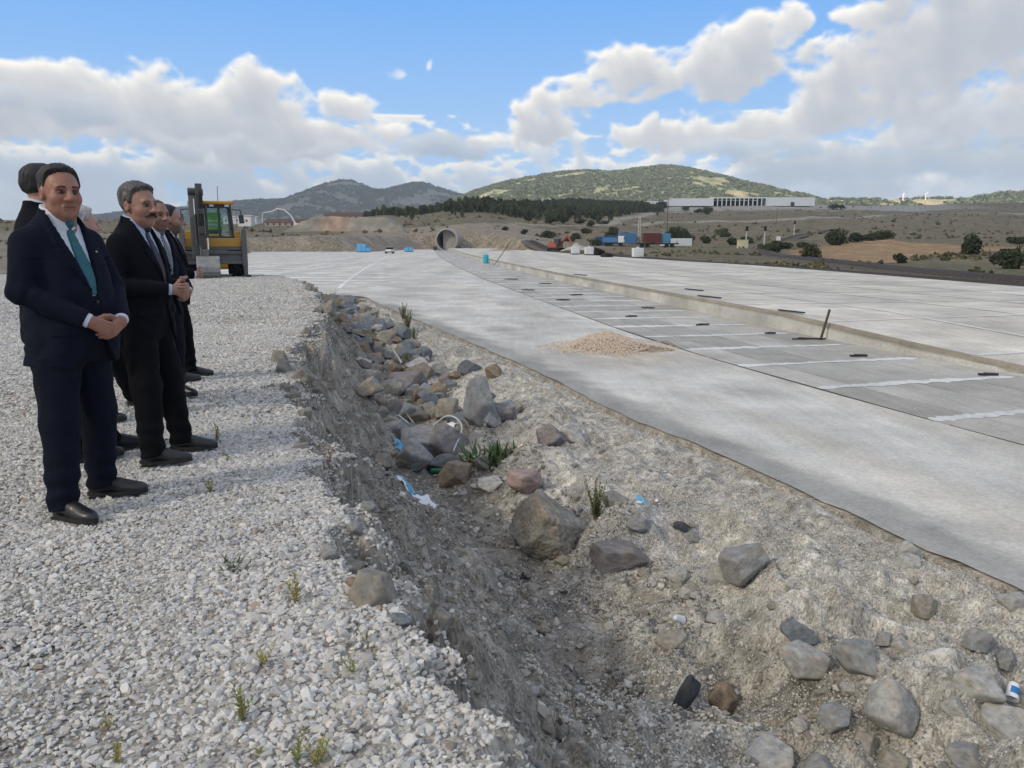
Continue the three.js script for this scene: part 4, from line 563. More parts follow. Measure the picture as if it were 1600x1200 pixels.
const cloth = makeTex(256, (u, v) => { const t = .82 + (pnoise(u * 128, v * 128, 128, 1) - .5) * .3; return grey(t); }, true), clothBump = makeTex(256, (u, v) => grey(pnoise(u * 128, v * 128, 128, 3)), false);
const fabric = (r, g, b, o = {}) => new THREE.MeshPhysicalMaterial({ color: rgb(r, g, b), roughness: .95, specularIntensity: .35, bumpMap: clothBump, bumpScale: .0005, sheen: .06, sheenRoughness: .5, sheenColor: rgb(.25, .28, .36), ...o });
M.shoe = new THREE.MeshPhysicalMaterial({ color: rgb(.012, .012, .013), roughness: .38, clearcoat: .25, clearcoatRoughness: .35 }); M.sole = std({ color: rgb(.016, .016, .016), roughness: .8 });
M.skin = new THREE.MeshPhysicalMaterial({ vertexColors: true, roughness: .5, sheen: .05, sheenColor: rgb(.6, .4, .35) }); M.eyeWhite = std({ color: rgb(.24, .2, .18), roughness: .25 }); M.iris = std({ color: rgb(.03, .018, .012), roughness: .2 }); M.button = std({ color: rgb(.01, .01, .012), roughness: .35 }); M.metal = std({ color: rgb(.6, .58, .5), metalness: 1, roughness: .3 });

function person(o) {
  const P = thing('person', o.label, 'person', [o.x, o.y ?? 0.012, -o.s], o.yaw * Math.PI / 180, 'men in dark suits on the gravel'), sc = o.h / 1.76 * .98; P.scale.setScalar(sc);
  const cell = o.cell ?? .008, gA = o.girth ?? 0, gB = o.belly ?? 0, yB = o.button ?? 1.08, sh = o.shoulder ?? .172;
  const prof = table([[.66, .21 + gA, .155 + gB * .7, .0], [.74, .208 + gA, .155 + gB * .8, .0], [.9, .203 + gA, .152 + gB, gB * .4], [1.05, .193 + gA * 1.1, .147 + gB, gB * .5], [1.2, .196 + gA, .145 + gB * .8, .005 + gB * .3], [1.32, .2 + gA * .7, .138 + gB * .3, 0], [1.4, .192 + gA * .5, .122, -.008], [1.46, .158 + gA * .3, .104, -.016], [1.51, .112 + gA * .2, .088, -.014], [1.55, .084, .078, -.008], [1.59, .072, .072, -.004]]);
  const pc = []; for (let i = 0; i <= 200; i++) { const y = .66 + i * .0047; pc.push([prof(y, 1), prof(y, 2), prof(y, 3)]); }
  const torso = (x, y, z, off) => { const r = pc[clamp(Math.round((y - .66) / .0047), 0, 200)], a = r[0] - off, b = r[1] - off, u = Math.abs(x) / a, w = Math.abs(z - r[2]) / b, e = Math.pow(Math.pow(u, 2.35) + Math.pow(w, 2.35), 1 / 2.35); return (e - 1) * Math.min(a, b) * .96; };
  const fold = (x, y, z) => fbm(x * 5 + o.seed, y * 7, z * 5, 3) * .013 + noise(x * 14, y * 9 + z * 8, o.seed) * .004 + Math.abs(noise(x * 7 + y * 9, y * 5 - x * 6, z * 7 + o.seed)) * .012;
  // arms
  const arms = [-1, 1].map((sd) => { const a = sd < 0 ? o.armR : o.armL; const S = [sd * (sh + gA * .5), 1.402, -.012]; return { sd, S, E: a[0], W: a[1] }; });
  const sleeve = arms.map(({ sd, S, E, W }) => { const d = V3(W).sub(V3(E)).normalize(), cuff = V3(W).addScaledVector(d, -.028), u = capD(S, E, .068 + gA * .2, .056), f = capD(E, A3(V3(W).addScaledVector(d, .06)), .056, .043), pad = capD([sd * .075, 1.475, -.022], [S[0], S[1] + .012, S[2]], .034, .05); return (x, y, z) => { const el = Math.hypot(x - E[0], y - E[1], z - E[2]); const q = (x - E[0]) * d.x + (y - E[1]) * d.y + (z - E[2]) * d.z; let a = smin(u(x, y, z), f(x, y, z), .02) + Math.sin(q * 95 + x * 30) * .0028 * Math.exp(-el * el / .012); a = Math.max(a, (x - cuff.x) * d.x + (y - cuff.y) * d.y + (z - cuff.z) * d.z); return smin(a, pad(x, y, z), .03); }; });
  const vW = (y) => .012 + .076 * clamp((y - yB) / (1.52 - yB)), lapW = lin([[yB + .01, 0], [yB + .12, .04], [1.35, .068], [1.372, .07], [1.373, .044], [1.395, .05], [1.396, .055], [1.5, .03], [1.56, .01]]), hem = o.hem ?? .765;
  const jacket = (x, y, z) => {
    const t0 = torso(x, y, z, 0), t = Math.abs(t0) > .06 ? t0 : t0 + fold(x, y, z) * sstep(1.45, 1.2, y), front = z > pc[clamp(Math.round((y - .66) / .0047), 0, 200)][2] + .02;
    let d = t;
    if (front && y > yB) { const w = vW(y), lw = lapW(y), ax = Math.abs(x); if (lw > 0 && ax > w - .004 && ax < w + lw) d = Math.min(d, t - .0115 + Math.max(0, (ax - w - lw + .004)) * 2); }
    if (front && Math.abs(y - .975) < .026 && Math.abs(Math.abs(x) - .135) < .068) d = Math.min(d, t - .007);                       // pocket flaps
    if (front && x > .07 && x < .16 && Math.abs(y - 1.3 - x * .05) < .011) d = Math.min(d, t - .005);
    d = Math.max(d, hem - y - .012 * Math.cos(x * 9), y - 1.572 + z * .25);
    const ks = y > 1.33 ? .05 : .018; d = smin(d, sleeve[0](x, y, z), ks); d = smin(d, sleeve[1](x, y, z), ks);
    if (front) { if (y > yB) d = Math.max(d, (vW(y) - Math.abs(x)) * .95); else { const yy = yB - .1 - y; if (yy > 0) d = Math.max(d, (Math.min(.14, yy * yy * 1.5 + yy * .12) * (1) - Math.abs(x + .01)) * .9); } if (y < yB && y > hem && Math.abs(x - .014) < .0035 && t > -.006) d = Math.max(d, -.0 + .003); }
    return d;
  };
  mesh('jacket', nets(jacket, [-.46, hem - .04, -.26], [.46, 1.62, .42], cell, null, .25), o.suit, P);
  for (const [bx, by] of [[.0, yB - .03], [.0, yB - .145]]) { const r = pc[clamp(Math.round((by - .66) / .0047), 0, 200)]; if (by > yB - .1) mesh('button', at(new THREE.CylinderGeometry(.0085, .0085, .005, 12), bx, by, r[2] + r[1] + .006, Math.PI / 2), M.button, P); }
  if (o.pin) { const r = pc[clamp(Math.round((1.36 - .66) / .0047), 0, 200)]; mesh('lapel_pin', at(new THREE.SphereGeometry(.008, 10, 8), .095, 1.36, r[2] + r[1] * .94 + .008, 0, 0, 0, [1.4, .7, .4]), M.metal, P); }
  // shirt with collar and cuffs
  const tor2 = (x, y, z) => torso(x, y, z, .013), nk = (x, z) => Math.hypot(x, z + .002);
  const shirt = (x, y, z) => { let d = Math.max(tor2(x, y, z), y - 1.53, yB - .05 - y); const col = Math.max(nk(x, z) - (.067 + (o.neck ?? 0)) - (1.6 - y) * .07, y - 1.612 + (z + .09) * .36, 1.46 - y); d = smin(d, col, .01); const ax = Math.abs(x); if (z > 0 && y < 1.56 && y > 1.468 + ax * .25 && ax > .008 && ax < .07 - (1.53 - y) * .2) d = Math.min(d, Math.min(col, tor2(x, y, z)) - .0055); return d; };
  const cuffs = arms.map(({ E, W }) => { const d = V3(W).sub(V3(E)).normalize(), c = V3(W), f = capD(A3(c.clone().addScaledVector(d, -.08)), A3(c.clone().addScaledVector(d, .03)), .037, .0355), e = c.clone().addScaledVector(d, -.008); return (x, y, z) => Math.max(f(x, y, z), (x - e.x) * d.x + (y - e.y) * d.y + (z - e.z) * d.z); });
  const shirtM = mesh('shirt', nets((x, y, z) => Math.min(shirt(x, y, z), cuffs[0](x, y, z), cuffs[1](x, y, z)), [-.34, .93, -.2], [.34, 1.64, .4], Math.max(.005, cell * .85), null, .25), o.shirt, P);
  // tie
  const tieW = lin([[yB - .12, .01], [yB, .012], [yB + .1, .03], [1.3, .036], [1.44, .022], [1.49, .0165], [1.495, .021], [1.525, .0235], [1.535, .024]]);
  if (o.tie) mesh('tie', nets((x, y, z) => { const kn = y > 1.492 ? .014 : 0; let d = Math.max(tor2(x, y, z) - .010 - kn * .4, Math.abs(x) - tieW(y), y - 1.532, yB + .004 - y, -z); if (y > 1.48) { const k = Math.max(ellD([0, 1.505, .078], [.024, .027, .024])(x, y, z)); d = smin(d, k, .006); } return d; }, [-.07, yB - .12, -.02], [.07, 1.55, .28], .0042, o.tieColor, .2), new THREE.MeshPhysicalMaterial({ vertexColors: true, roughness: .55, sheen: .4, sheenRoughness: .4 }), P);
  // trousers and shoes; feet given in the world, brought into the person's frame
  const ya = o.yaw * Math.PI / 180, toL = ([wx, ws, wy]) => { const dx = (wx - o.x) / sc, dz = (-ws + o.s) / sc; return [dx * Math.cos(ya) - dz * Math.sin(ya), dx * Math.sin(ya) + dz * Math.cos(ya), wy * Math.PI / 180 - ya]; };
  const feet = [toL(o.footR), toL(o.footL)];
  const legs = feet.map(([fx, fz, fy], i) => { const sd = i ? 1 : -1, an = [fx - Math.sin(fy) * .03, .075, fz - Math.cos(fy) * .03], hip = [sd * .092, .9, 0], kn = [lerp(hip[0], an[0], .52) + sd * .006, .5, lerp(hip[2], an[2], .5) + .02]; const a = capD(hip, kn, .116 + gA * .5, .093), b = capD(kn, an, .093, .072), br = capD([an[0] + Math.sin(fy) * .02, .085, an[2] + Math.cos(fy) * .02], an, .058, .07); return (x, y, z) => { let d = smin(smin(a(x, y, z), b(x, y, z), .03), br(x, y, z), .02); d += Math.sin(y * 62 + x * 12 + Math.sin(z * 30)) * .006 * sstep(.45, .1, y) + noise(x * 8, y * 6, z * 8 + i) * .008 + Math.abs(noise(x * 16 + y * 5, y * 4, z * 14 + i)) * .01 * sstep(.2, .6, y); return Math.max(d, .052 - y + (z - an[2]) * .12); }; });
  mesh('trousers', nets((x, y, z) => { let d = smin(legs[0](x, y, z), legs[1](x, y, z), y > .75 ? .04 : .012); const hp = Math.max(torso(x, y, z, .016 + sstep(.95, .78, y) * .035), y - 1.04, .80 - y); return smin(d, hp, .05); }, [-.42, .03, -.36], [.42, 1.07, .46], cell * 1.1, null, .25), o.trousers, P);
  feet.forEach(([fx, fz, fy], i) => {
    const shoe = new THREE.Group(); shoe.name = 'shoe'; shoe.position.set(fx, 0, fz); shoe.rotation.y = fy; P.add(shoe);
    const up = all([ellD([0, .035, .125], [.043, .038, .085]), ellD([0, .045, .05], [.038, .05, .08]), ellD([0, .05, -.055], [.036, .055, .05]), capD([0, .085, -.02], [0, .06, .05], .034, .03)], .03);
    mesh('upper', nets((x, y, z) => Math.max(up(x, y, z) + (Math.abs(z - .085) < .004 && y > .05 ? .002 : 0), .014 - y), [-.07, 0, -.13], [.07, .14, .24], .0055, null, .2), M.shoe, shoe);
    const out = new THREE.Shape(); const pts = []; for (let k = 0; k < 32; k++) { const a = k / 32 * 6.2832, zz = Math.cos(a), xx = Math.sin(a); pts.push(new THREE.Vector2(xx * (zz > -.2 ? .049 : .041), .048 + zz * (.158))); } out.setFromPoints(pts);
    const so = new THREE.ExtrudeGeometry(out, { depth: .016, bevelEnabled: true, bevelSize: .003, bevelThickness: .003, bevelSegments: 2 }); so.rotateX(Math.PI / 2); so.translate(0, .024, 0); so.scale(1, 1, 1);
    mesh('sole', so, M.sole, shoe); mesh('heel', box(.074, .02, .075, 0, -.002, -.06, .006), M.sole, shoe);
    const lace = []; for (let k = 0; k < 3; k++) lace.push(bar([-.016, .088 - k * .006, .03 + k * .017], [.016, .088 - k * .006, .034 + k * .017], .0025, 5)); mesh('laces', join(lace), M.sole, shoe);
  });
  // head
  const hw = o.headW ?? 1, jaw = o.jaw ?? 0, hy = (o.headYaw - o.yaw) * Math.PI / 180, HS = (o.headS ?? 1.2) * .955, HC = [0, 1.802 - .135 * HS, o.headZ ?? .042], c0 = Math.cos(hy), s0 = Math.sin(hy);
  const skull = all([ellD([0, .036, -.014], [.0765 * hw, .082, .097]), ellD([0, -.016, .02], [.0645 * hw, .086, .072])], .03);
  const face = all([skull, ellD([0, -.068, .026], [.052 * hw + jaw, .046 + jaw * .4, .058 + jaw * .2]), ellD([0, -.096, .06], [.023, .02, .022]), ellD([.039 * hw, -.026, .052], [.025 + jaw * .4, .028, .028]), ellD([-.039 * hw, -.026, .052], [.025 + jaw * .4, .028, .028])], .022);
  const brow = capD([-.036, .023, .079], [.036, .023, .079], .0135, .0135), nose = capD([0, .014, .088], [0, -.027, .112], .0092, .0148 + (o.nose ?? 0)), nos = [-1, 1].map((s) => ellD([s * .0135, -.031, .098], [.0105, .009, .012])), lipU = capD([-.024, -.0595, .0845], [.024, -.0595, .0845], .006, .006), lipL = capD([-.019, -.069, .083], [.019, -.069, .083], .0072, .0072), ears = [-1, 1].map((s) => ellD([s * .077 * hw, -.004, -.012], [.011, .031, .019])), earIn = [-1, 1].map((s) => ellD([s * .089 * hw, -.002, -.008], [.008, .02, .011])), sock = [-1, 1].map((s) => ellD([s * .0315, .004, .098], [.02, .0125, .0215])), neck = capD([0, -.07, -.022], [0, -.24, -.04], .055 + (o.neck ?? 0), .062 + (o.neck ?? 0));
  const headL = (x, y, z) => { let d = face(x, y, z); d = smin(d, neck(x, y, z), .03); if (d > .06 || d < -.06) return d; d += fbm(x * 55, y * 75, z * 55 + o.seed, 2) * .0022; d = smin(d, brow(x, y, z), .016); d = smax(d, -sock[0](x, y, z), .012); d = smax(d, -sock[1](x, y, z), .012); d = smin(d, nose(x, y, z), .012); d = smin(d, nos[0](x, y, z), .006); d = smin(d, nos[1](x, y, z), .006); d = smin(d, lipU(x, y, z), .007); d = smin(d, lipL(x, y, z), .007); d = smax(d, -(Math.hypot(y + .0642 - x * x * 3 * (o.smile ?? 1), z - .0935) - .0034), .003); for (const s of [0, 1]) { d = smin(d, ears[s](x, y, z), .007); d = smax(d, -earIn[s](x, y, z), .005); } for (const s of [-1, 1]) { const nl = Math.hypot((Math.abs(x) - .029 - (-.03 - y) * .32), z - .083) - .0006; if (y < -.03 && y > -.066) d = smax(d, -nl, .008); } return d; };
  const toHead = (x, y, z) => { const X = x - HC[0], Z = z - HC[2]; return [X * c0 - Z * s0, y - HC[1], X * s0 + Z * c0]; };
  const sk = o.skin ?? [.44, .255, .18], stub = o.stubble ?? 0, bcol = o.beardColor ?? [.05, .035, .03];
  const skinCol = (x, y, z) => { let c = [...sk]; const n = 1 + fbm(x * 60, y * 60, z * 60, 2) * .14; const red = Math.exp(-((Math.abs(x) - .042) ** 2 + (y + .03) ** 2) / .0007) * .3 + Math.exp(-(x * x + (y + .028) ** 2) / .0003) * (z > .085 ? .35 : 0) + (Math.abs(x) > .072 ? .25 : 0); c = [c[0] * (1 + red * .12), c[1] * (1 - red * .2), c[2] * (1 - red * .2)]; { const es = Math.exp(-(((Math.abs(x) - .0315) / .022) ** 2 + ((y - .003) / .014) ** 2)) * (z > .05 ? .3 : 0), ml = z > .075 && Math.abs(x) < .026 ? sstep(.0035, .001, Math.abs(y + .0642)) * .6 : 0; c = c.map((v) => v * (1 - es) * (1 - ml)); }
    if (z > .07) { const l = sstep(.011, .005, Math.abs(y + .0645)) * sstep(.026, .016, Math.abs(x)) * .8; c = [c[0] * (1 - .16 * l), c[1] * (1 - .38 * l), c[2] * (1 - .36 * l)]; } if (stub && z > -.03) { const line = lin([[-.02, .01], [.02, -.035], [.05, -.045], [.075, -.04], [.12, -.04]])(z), b = sstep(line + .008, line - .018, y) * (1 - .85 * (z > .075 && Math.abs(y + .0645) < .009 && Math.abs(x) < .02 ? 1 : 0)) * (y > -.13 ? 1 : sstep(-.165, -.13, y)) * stub * (.75 + .5 * noise(x * 300, y * 300, z * 300)); c = c.map((v, i) => lerp(v, bcol[i], clamp(b))); } return c.map((v) => v * n); };
  const hcell = o.near ? .0028 : .0045;
  const turnHead = (g) => { g.scale(HS, HS, HS); g.rotateY(hy); g.translate(...HC); return g; };
  const bodyBits = [turnHead(nets(headL, [-.1, -.24, -.125], [.1, .13, .135], hcell, skinCol))];
  const handF = o.hands.map((h) => handParts(...h)); for (const [i, f] of handF.entries()) { const W = o.hands[i][0], E = arms[i].E, fa = capD(A3(V3(W).lerp(V3(E), .35)), W, .03, .0255), hf = (x, y, z) => smin(f(x, y, z), fa(x, y, z), .012), hc = (x, y, z) => { const k = 1 + fbm(x * 40, y * 40, z * 40, 2) * .2; return [sk[0] * .97 * k, sk[1] * .95 * k, sk[2] * .95 * k]; }; bodyBits.push(nets(hf, W.map((v) => v - .21), W.map((v) => v + .21), o.near ? .0034 : .005, hc)); }
  { const inner = all([capD([0, 1.2, -.01], [0, 1.42, -.02], .1, .08), capD([0, .95, 0], [0, 1.2, -.01], .11, .1), capD([0, 1.4, -.025], [0, 1.5, -.03], .06, .05), ...arms.flatMap(({ S, E, W }) => [capD(S, E, .04, .034), capD(E, W, .034, .025)]), ...feet.flatMap(([fx, fz], i) => [capD([(i ? .09 : -.09), .9, 0], [lerp(i ? .09 : -.09, fx, .52), .5, fz * .5 + .02], .07, .05), capD([lerp(i ? .09 : -.09, fx, .52), .5, fz * .5 + .02], [fx, .1, fz], .05, .035)])], .03); bodyBits.push(nets(inner, [-.4, .05, -.3], [.4, 1.56, .4], .016, () => sk)); }
  mesh('body', mergeGeometries(bodyBits), M.skin, P);
  // eyes, brows, hair
  for (const s of [-1, 1]) { const e = new THREE.Group(); e.name = 'eye'; e.position.set(...HC); e.rotation.y = hy; e.scale.setScalar(HS); P.add(e); mesh('eyeball', at(new THREE.SphereGeometry(.0118, 18, 12), s * .0315, .0035, .0752, 0, 0, 0, [1.05, .36, 1]), M.eyeWhite, e); mesh('iris', at(new THREE.SphereGeometry(.006, 14, 10), s * .0315 + (o.look ?? .001), .004, .0838, 0, 0, 0, [1, .95, .62]), M.iris, e); }
  const hairMatV = std({ color: rgb(...(o.hair ?? [.02, .017, .016])), vertexColors: true, roughness: .6 }), hairMat = std({ color: rgb(...(o.hair ?? [.02, .017, .016])), roughness: .7 });
  const bw = (x, y, z) => { const ax = Math.abs(x), u = clamp((ax - .014) / .034), yc = .0245 + Math.sin(u * 2.2) * .0045 - u * u * .006 + noise(x * 300, y * 300, 1) * .001; return Math.max(headL(x, y, z) - .0024, Math.abs(y - yc) - .0042 * (1 - u * .5), .013 - ax, ax - .05, .03 - z); };
  mesh('eyebrows', turnHead(nets(bw, [-.06, .01, .03], [.06, .05, .12], .0026)), hairMat, P);
  const hl = lin(o.hairline ?? [[-.12, -.058], [-.05, -.05], [-.03, -.03], [-.012, .028], [.004, .012], [.016, .012], [.026, .055], [.04, .076], [.06, .09], [.1, .098]]), ht = o.hairT ?? .0065;
  if (o.hair !== null) { const hf = (x, y, z) => { const sd = skull(x, y, z), m = y - hl(z) + noise(x * 110, y * 20, z * 110) * .007, top = sstep(.04, .1, y) * (o.hairTop ?? .013), str = noise(x * 130 + Math.sin(z * 30) * 2 + y * 30, y * 12, z * 30) * .0036 + noise(x * 30, y * 22, z * 18 + o.seed) * .0045; return sd + str - lerp(-.006, ht + top, sstep(-.003, .026, m)); }; mesh('hair', turnHead(nets(hf, [-.11, -.1, -.135], [.11, .15, .125], o.near ? .0032 : .005, (x, y, z) => { const k = .75 + 1.3 * Math.max(0, noise(x * 170 + y * 40, y * 10, z * 60)) * (o.grey ?? .6) + (o.temple ?? 0) * sstep(.05, .0, y); return [k, k, k]; })), hairMatV, P); }
  if (o.moustache) mesh('moustache', turnHead(nets((x, y, z) => { const ax = Math.abs(x); return Math.max(headL(x, y, z) - .0058 + noise(x * 260, y * 30, 3) * .0018, Math.abs(y + .0485 + ax * .28) - .0078 * (1 - ax * 10), ax - .037, .03 - z); }, [-.06, -.085, .03], [.06, -.03, .13], .0028)), std({ color: rgb(.025, .022, .022), roughness: .75 }), P);
  return P;
}
{
  const navy = fabric(.0065, .0088, .0185), navyT = fabric(.0055, .0075, .016), dark = fabric(.0055, .0062, .0105), black = fabric(.004, .0044, .006), white = fabric(.66, .68, .74, { sheen: 0 }), pblue = fabric(.46, .54, .72, { sheen: 0 });
  const teal = (x, y) => { const t = Math.sin((x * .7 + y) * 330) > .55 ? .62 : 1; return [.012 * t, .118 * t, .15 * t]; }, plum = (x, y) => { const t = noise(x * 160, y * 160, 2) > .15 ? 1.7 : 1; return [.017 * t, .011 * t, .02 * t]; }, striped = (x, y) => Math.sin((x * .9 - y) * 300) > .45 ? [.42, .44, .48] : [.016, .02, .035], darkTie = () => [.02, .02, .03];
  // clasped low in front
  const low = (cx, cy, cz) => [[[cx - .088, cy + .045, cz - .035], [.82, -.46, .22], [.15, -.3, -1], [.35, .9, .1], [.25, .5, .5], 1, .2], [[cx + .088, cy + .03, cz - .03], [-.86, -.42, .12], [-.1, -.2, -1], [-.35, .9, .1], [.2, .55, .6], .8, .3]];
  const high = (cx, cy, cz) => [[[cx - .072, cy + .0, cz - .055], [.78, .02, .5], [.5, 0, -.85], [.0, 1, .1], [.55, .9, .7], .6, .1], [[cx + .078, cy - .005, cz - .05], [-.84, .05, .45], [-.5, 0, -.85], [.0, 1, .1], [.4, .75, .7], .6, .25]];
  const h1 = low(0, .97, .30), h2 = high(.0, 1.115, .315), h5 = high(0, 1.09, .31), hid = [[[-.3, .86, .04], [0, -1, .1], [1, 0, 0], [0, 0, 1], [.2, .2, .2]], [[.3, .86, .04], [0, -1, .1], [-1, 0, 0], [0, 0, 1], [.2, .2, .2]]];
  const armsOf = (h, ex, ey, ez) => ({ armR: [[-ex, ey, ez], h[0][0]], armL: [[ex, ey, ez], h[1][0]], hands: h });
  person({ label: 'stout man in navy suit, white shirt and teal tie, hands clasped low', x: -2.30, s: 3.9, temple: 2.2, yaw: 70, headYaw: 51, h: 1.77, seed: 1, cell: .0062, near: true, girth: .018, belly: .045, jaw: .008, neck: .006, headW: .97, headS: 1.16, nose: .002, suit: navy, trousers: navyT, shirt: white, tie: true, tieColor: teal, pin: true, skin: [.315, .15, .1], hair: [.018, .014, .013], button: 1.14, hem: .785, smile: .9, stubble: .1, beardColor: [.2, .15, .13], ...armsOf(h1, .275, 1.17, .03), footR: [-2.265, 3.66, 66], footL: [-2.255, 4.03, 102] });
  person({ label: 'grey-haired man with dark moustache, pale blue shirt and plum tie', x: -2.41, s: 4.92, grey: 1.6, yaw: 86, headYaw: 69, h: 1.76, seed: 2, cell: .0065, near: true, girth: .008, belly: .022, jaw: .003, suit: dark, trousers: black, shirt: pblue, tie: true, tieColor: plum, skin: [.36, .19, .135], hair: [.085, .08, .078], moustache: true, stubble: .16, beardColor: [.16, .13, .12], button: 1.14, hem: .765, smile: .2, hairT: .009, hairTop: .016, hairline: [[-.12, -.075], [-.05, -.06], [-.03, -.03], [-.012, .028], [.004, -.002], [.018, .0], [.026, .05], [.04, .07], [.062, .085], [.1, .09]], ...armsOf(h2, .262, 1.15, -.03), footR: [-2.26, 4.64, 104], footL: [-2.22, 4.97, 100] });
  person({ label: 'balding bearded man in dark suit with striped tie, half hidden behind others', x: -3.1, s: 6.65, cell: .0095, yaw: 80, headYaw: 60, h: 1.76, seed: 3, suit: navy, trousers: navyT, shirt: white, tie: true, tieColor: striped, skin: [.3, .16, .11], hair: [.09, .06, .045], hairT: .003, hairTop: .002, stubble: .75, beardColor: [.07, .05, .04], button: 1.13, hem: .77, ...armsOf(low(0, .95, .27), .29, 1.16, .02), footR: [-3.13, 6.5, 70], footL: [-3.08, 6.85, 70] });
  person({ label: 'dark-bearded man in black suit standing in profile, hands held together', x: -3.47, s: 7.72, cell: .0095, yaw: 106, headYaw: 116, h: 1.755, seed: 4, girth: .006, belly: .02, suit: black, trousers: black, shirt: white, tie: true, tieColor: darkTie, skin: [.35, .195, .14], hair: [.014, .012, .012], stubble: .92, beardColor: [.035, .025, .022], hairline: [[-.12, -.075], [-.05, -.06], [-.03, -.03], [-.012, .03], [.004, .01], [.016, .02], [.026, .06], [.04, .085], [.06, .1], [.1, .12]], button: 1.13, hem: .77, ...armsOf(h5, .262, 1.13, -.02), footR: [-3.37, 7.52, 108], footL: [-3.37, 7.85, 106] });
  person({ label: 'black-haired man seen from behind, dark suit and white collar', x: -2.85, s: 4.66, cell: .011, yaw: 140, headYaw: 150, h: 1.85, seed: 5, suit: dark, trousers: black, shirt: white, tie: false, hair: [.016, .014, .014], hairT: .007, hairTop: .011, neck: .006, hairline: [[-.12, -.03], [-.05, -.028], [-.03, -.015], [-.012, .028], [.004, .012], [.016, .012], [.026, .055], [.1, .09]], skin: [.42, .24, .17], ...armsOf(hid, .3, 1.15, -.02), footR: [-2.76, 4.72, 120], footL: [-2.72, 4.98, 120] });
  person({ label: 'white-haired man mostly hidden behind the stout man', x: -3.36, s: 5.95, cell: .012, yaw: 118, headYaw: 136, h: 1.66, seed: 6, suit: dark, trousers: black, shirt: white, tie: false, hair: [.5, .47, .44], hairT: .012, skin: [.5, .28, .21], ...armsOf(hid, .3, 1.15, -.02), footR: [-3.24, 5.8, 92], footL: [-3.24, 6.4, 92] });
}
// ---------------------------------------------------------------- backhoe loader, seen from behind
M.yellow = new THREE.MeshPhysicalMaterial({ color: rgb(.5, .27, .035), roughness: .55, clearcoat: .1 }); M.iron = std({ color: rgb(.05, .05, .052), roughness: .6 }); M.steel = std({ color: rgb(.13, .13, .13), roughness: .55, metalness: .3 }); M.tyre = std({ color: rgb(.018, .018, .018), roughness: .92 }); M.worn = std({ color: rgb(.42, .42, .41), roughness: .5, metalness: .35, map: concMap });
M.glass = new THREE.MeshPhysicalMaterial({ color: rgb(.72, .85, .84), transmission: 1, thickness: 0, roughness: .03, ior: 1.5 }); M.chrome = std({ color: rgb(.7, .7, .7), metalness: 1, roughness: .2 }); M.hivis = std({ color: rgb(.16, .55, .05), roughness: .8 }); M.silver = std({ color: rgb(.55, .58, .55), roughness: .4 }); M.lamp = std({ color: rgb(.7, .7, .68), roughness: .2 });
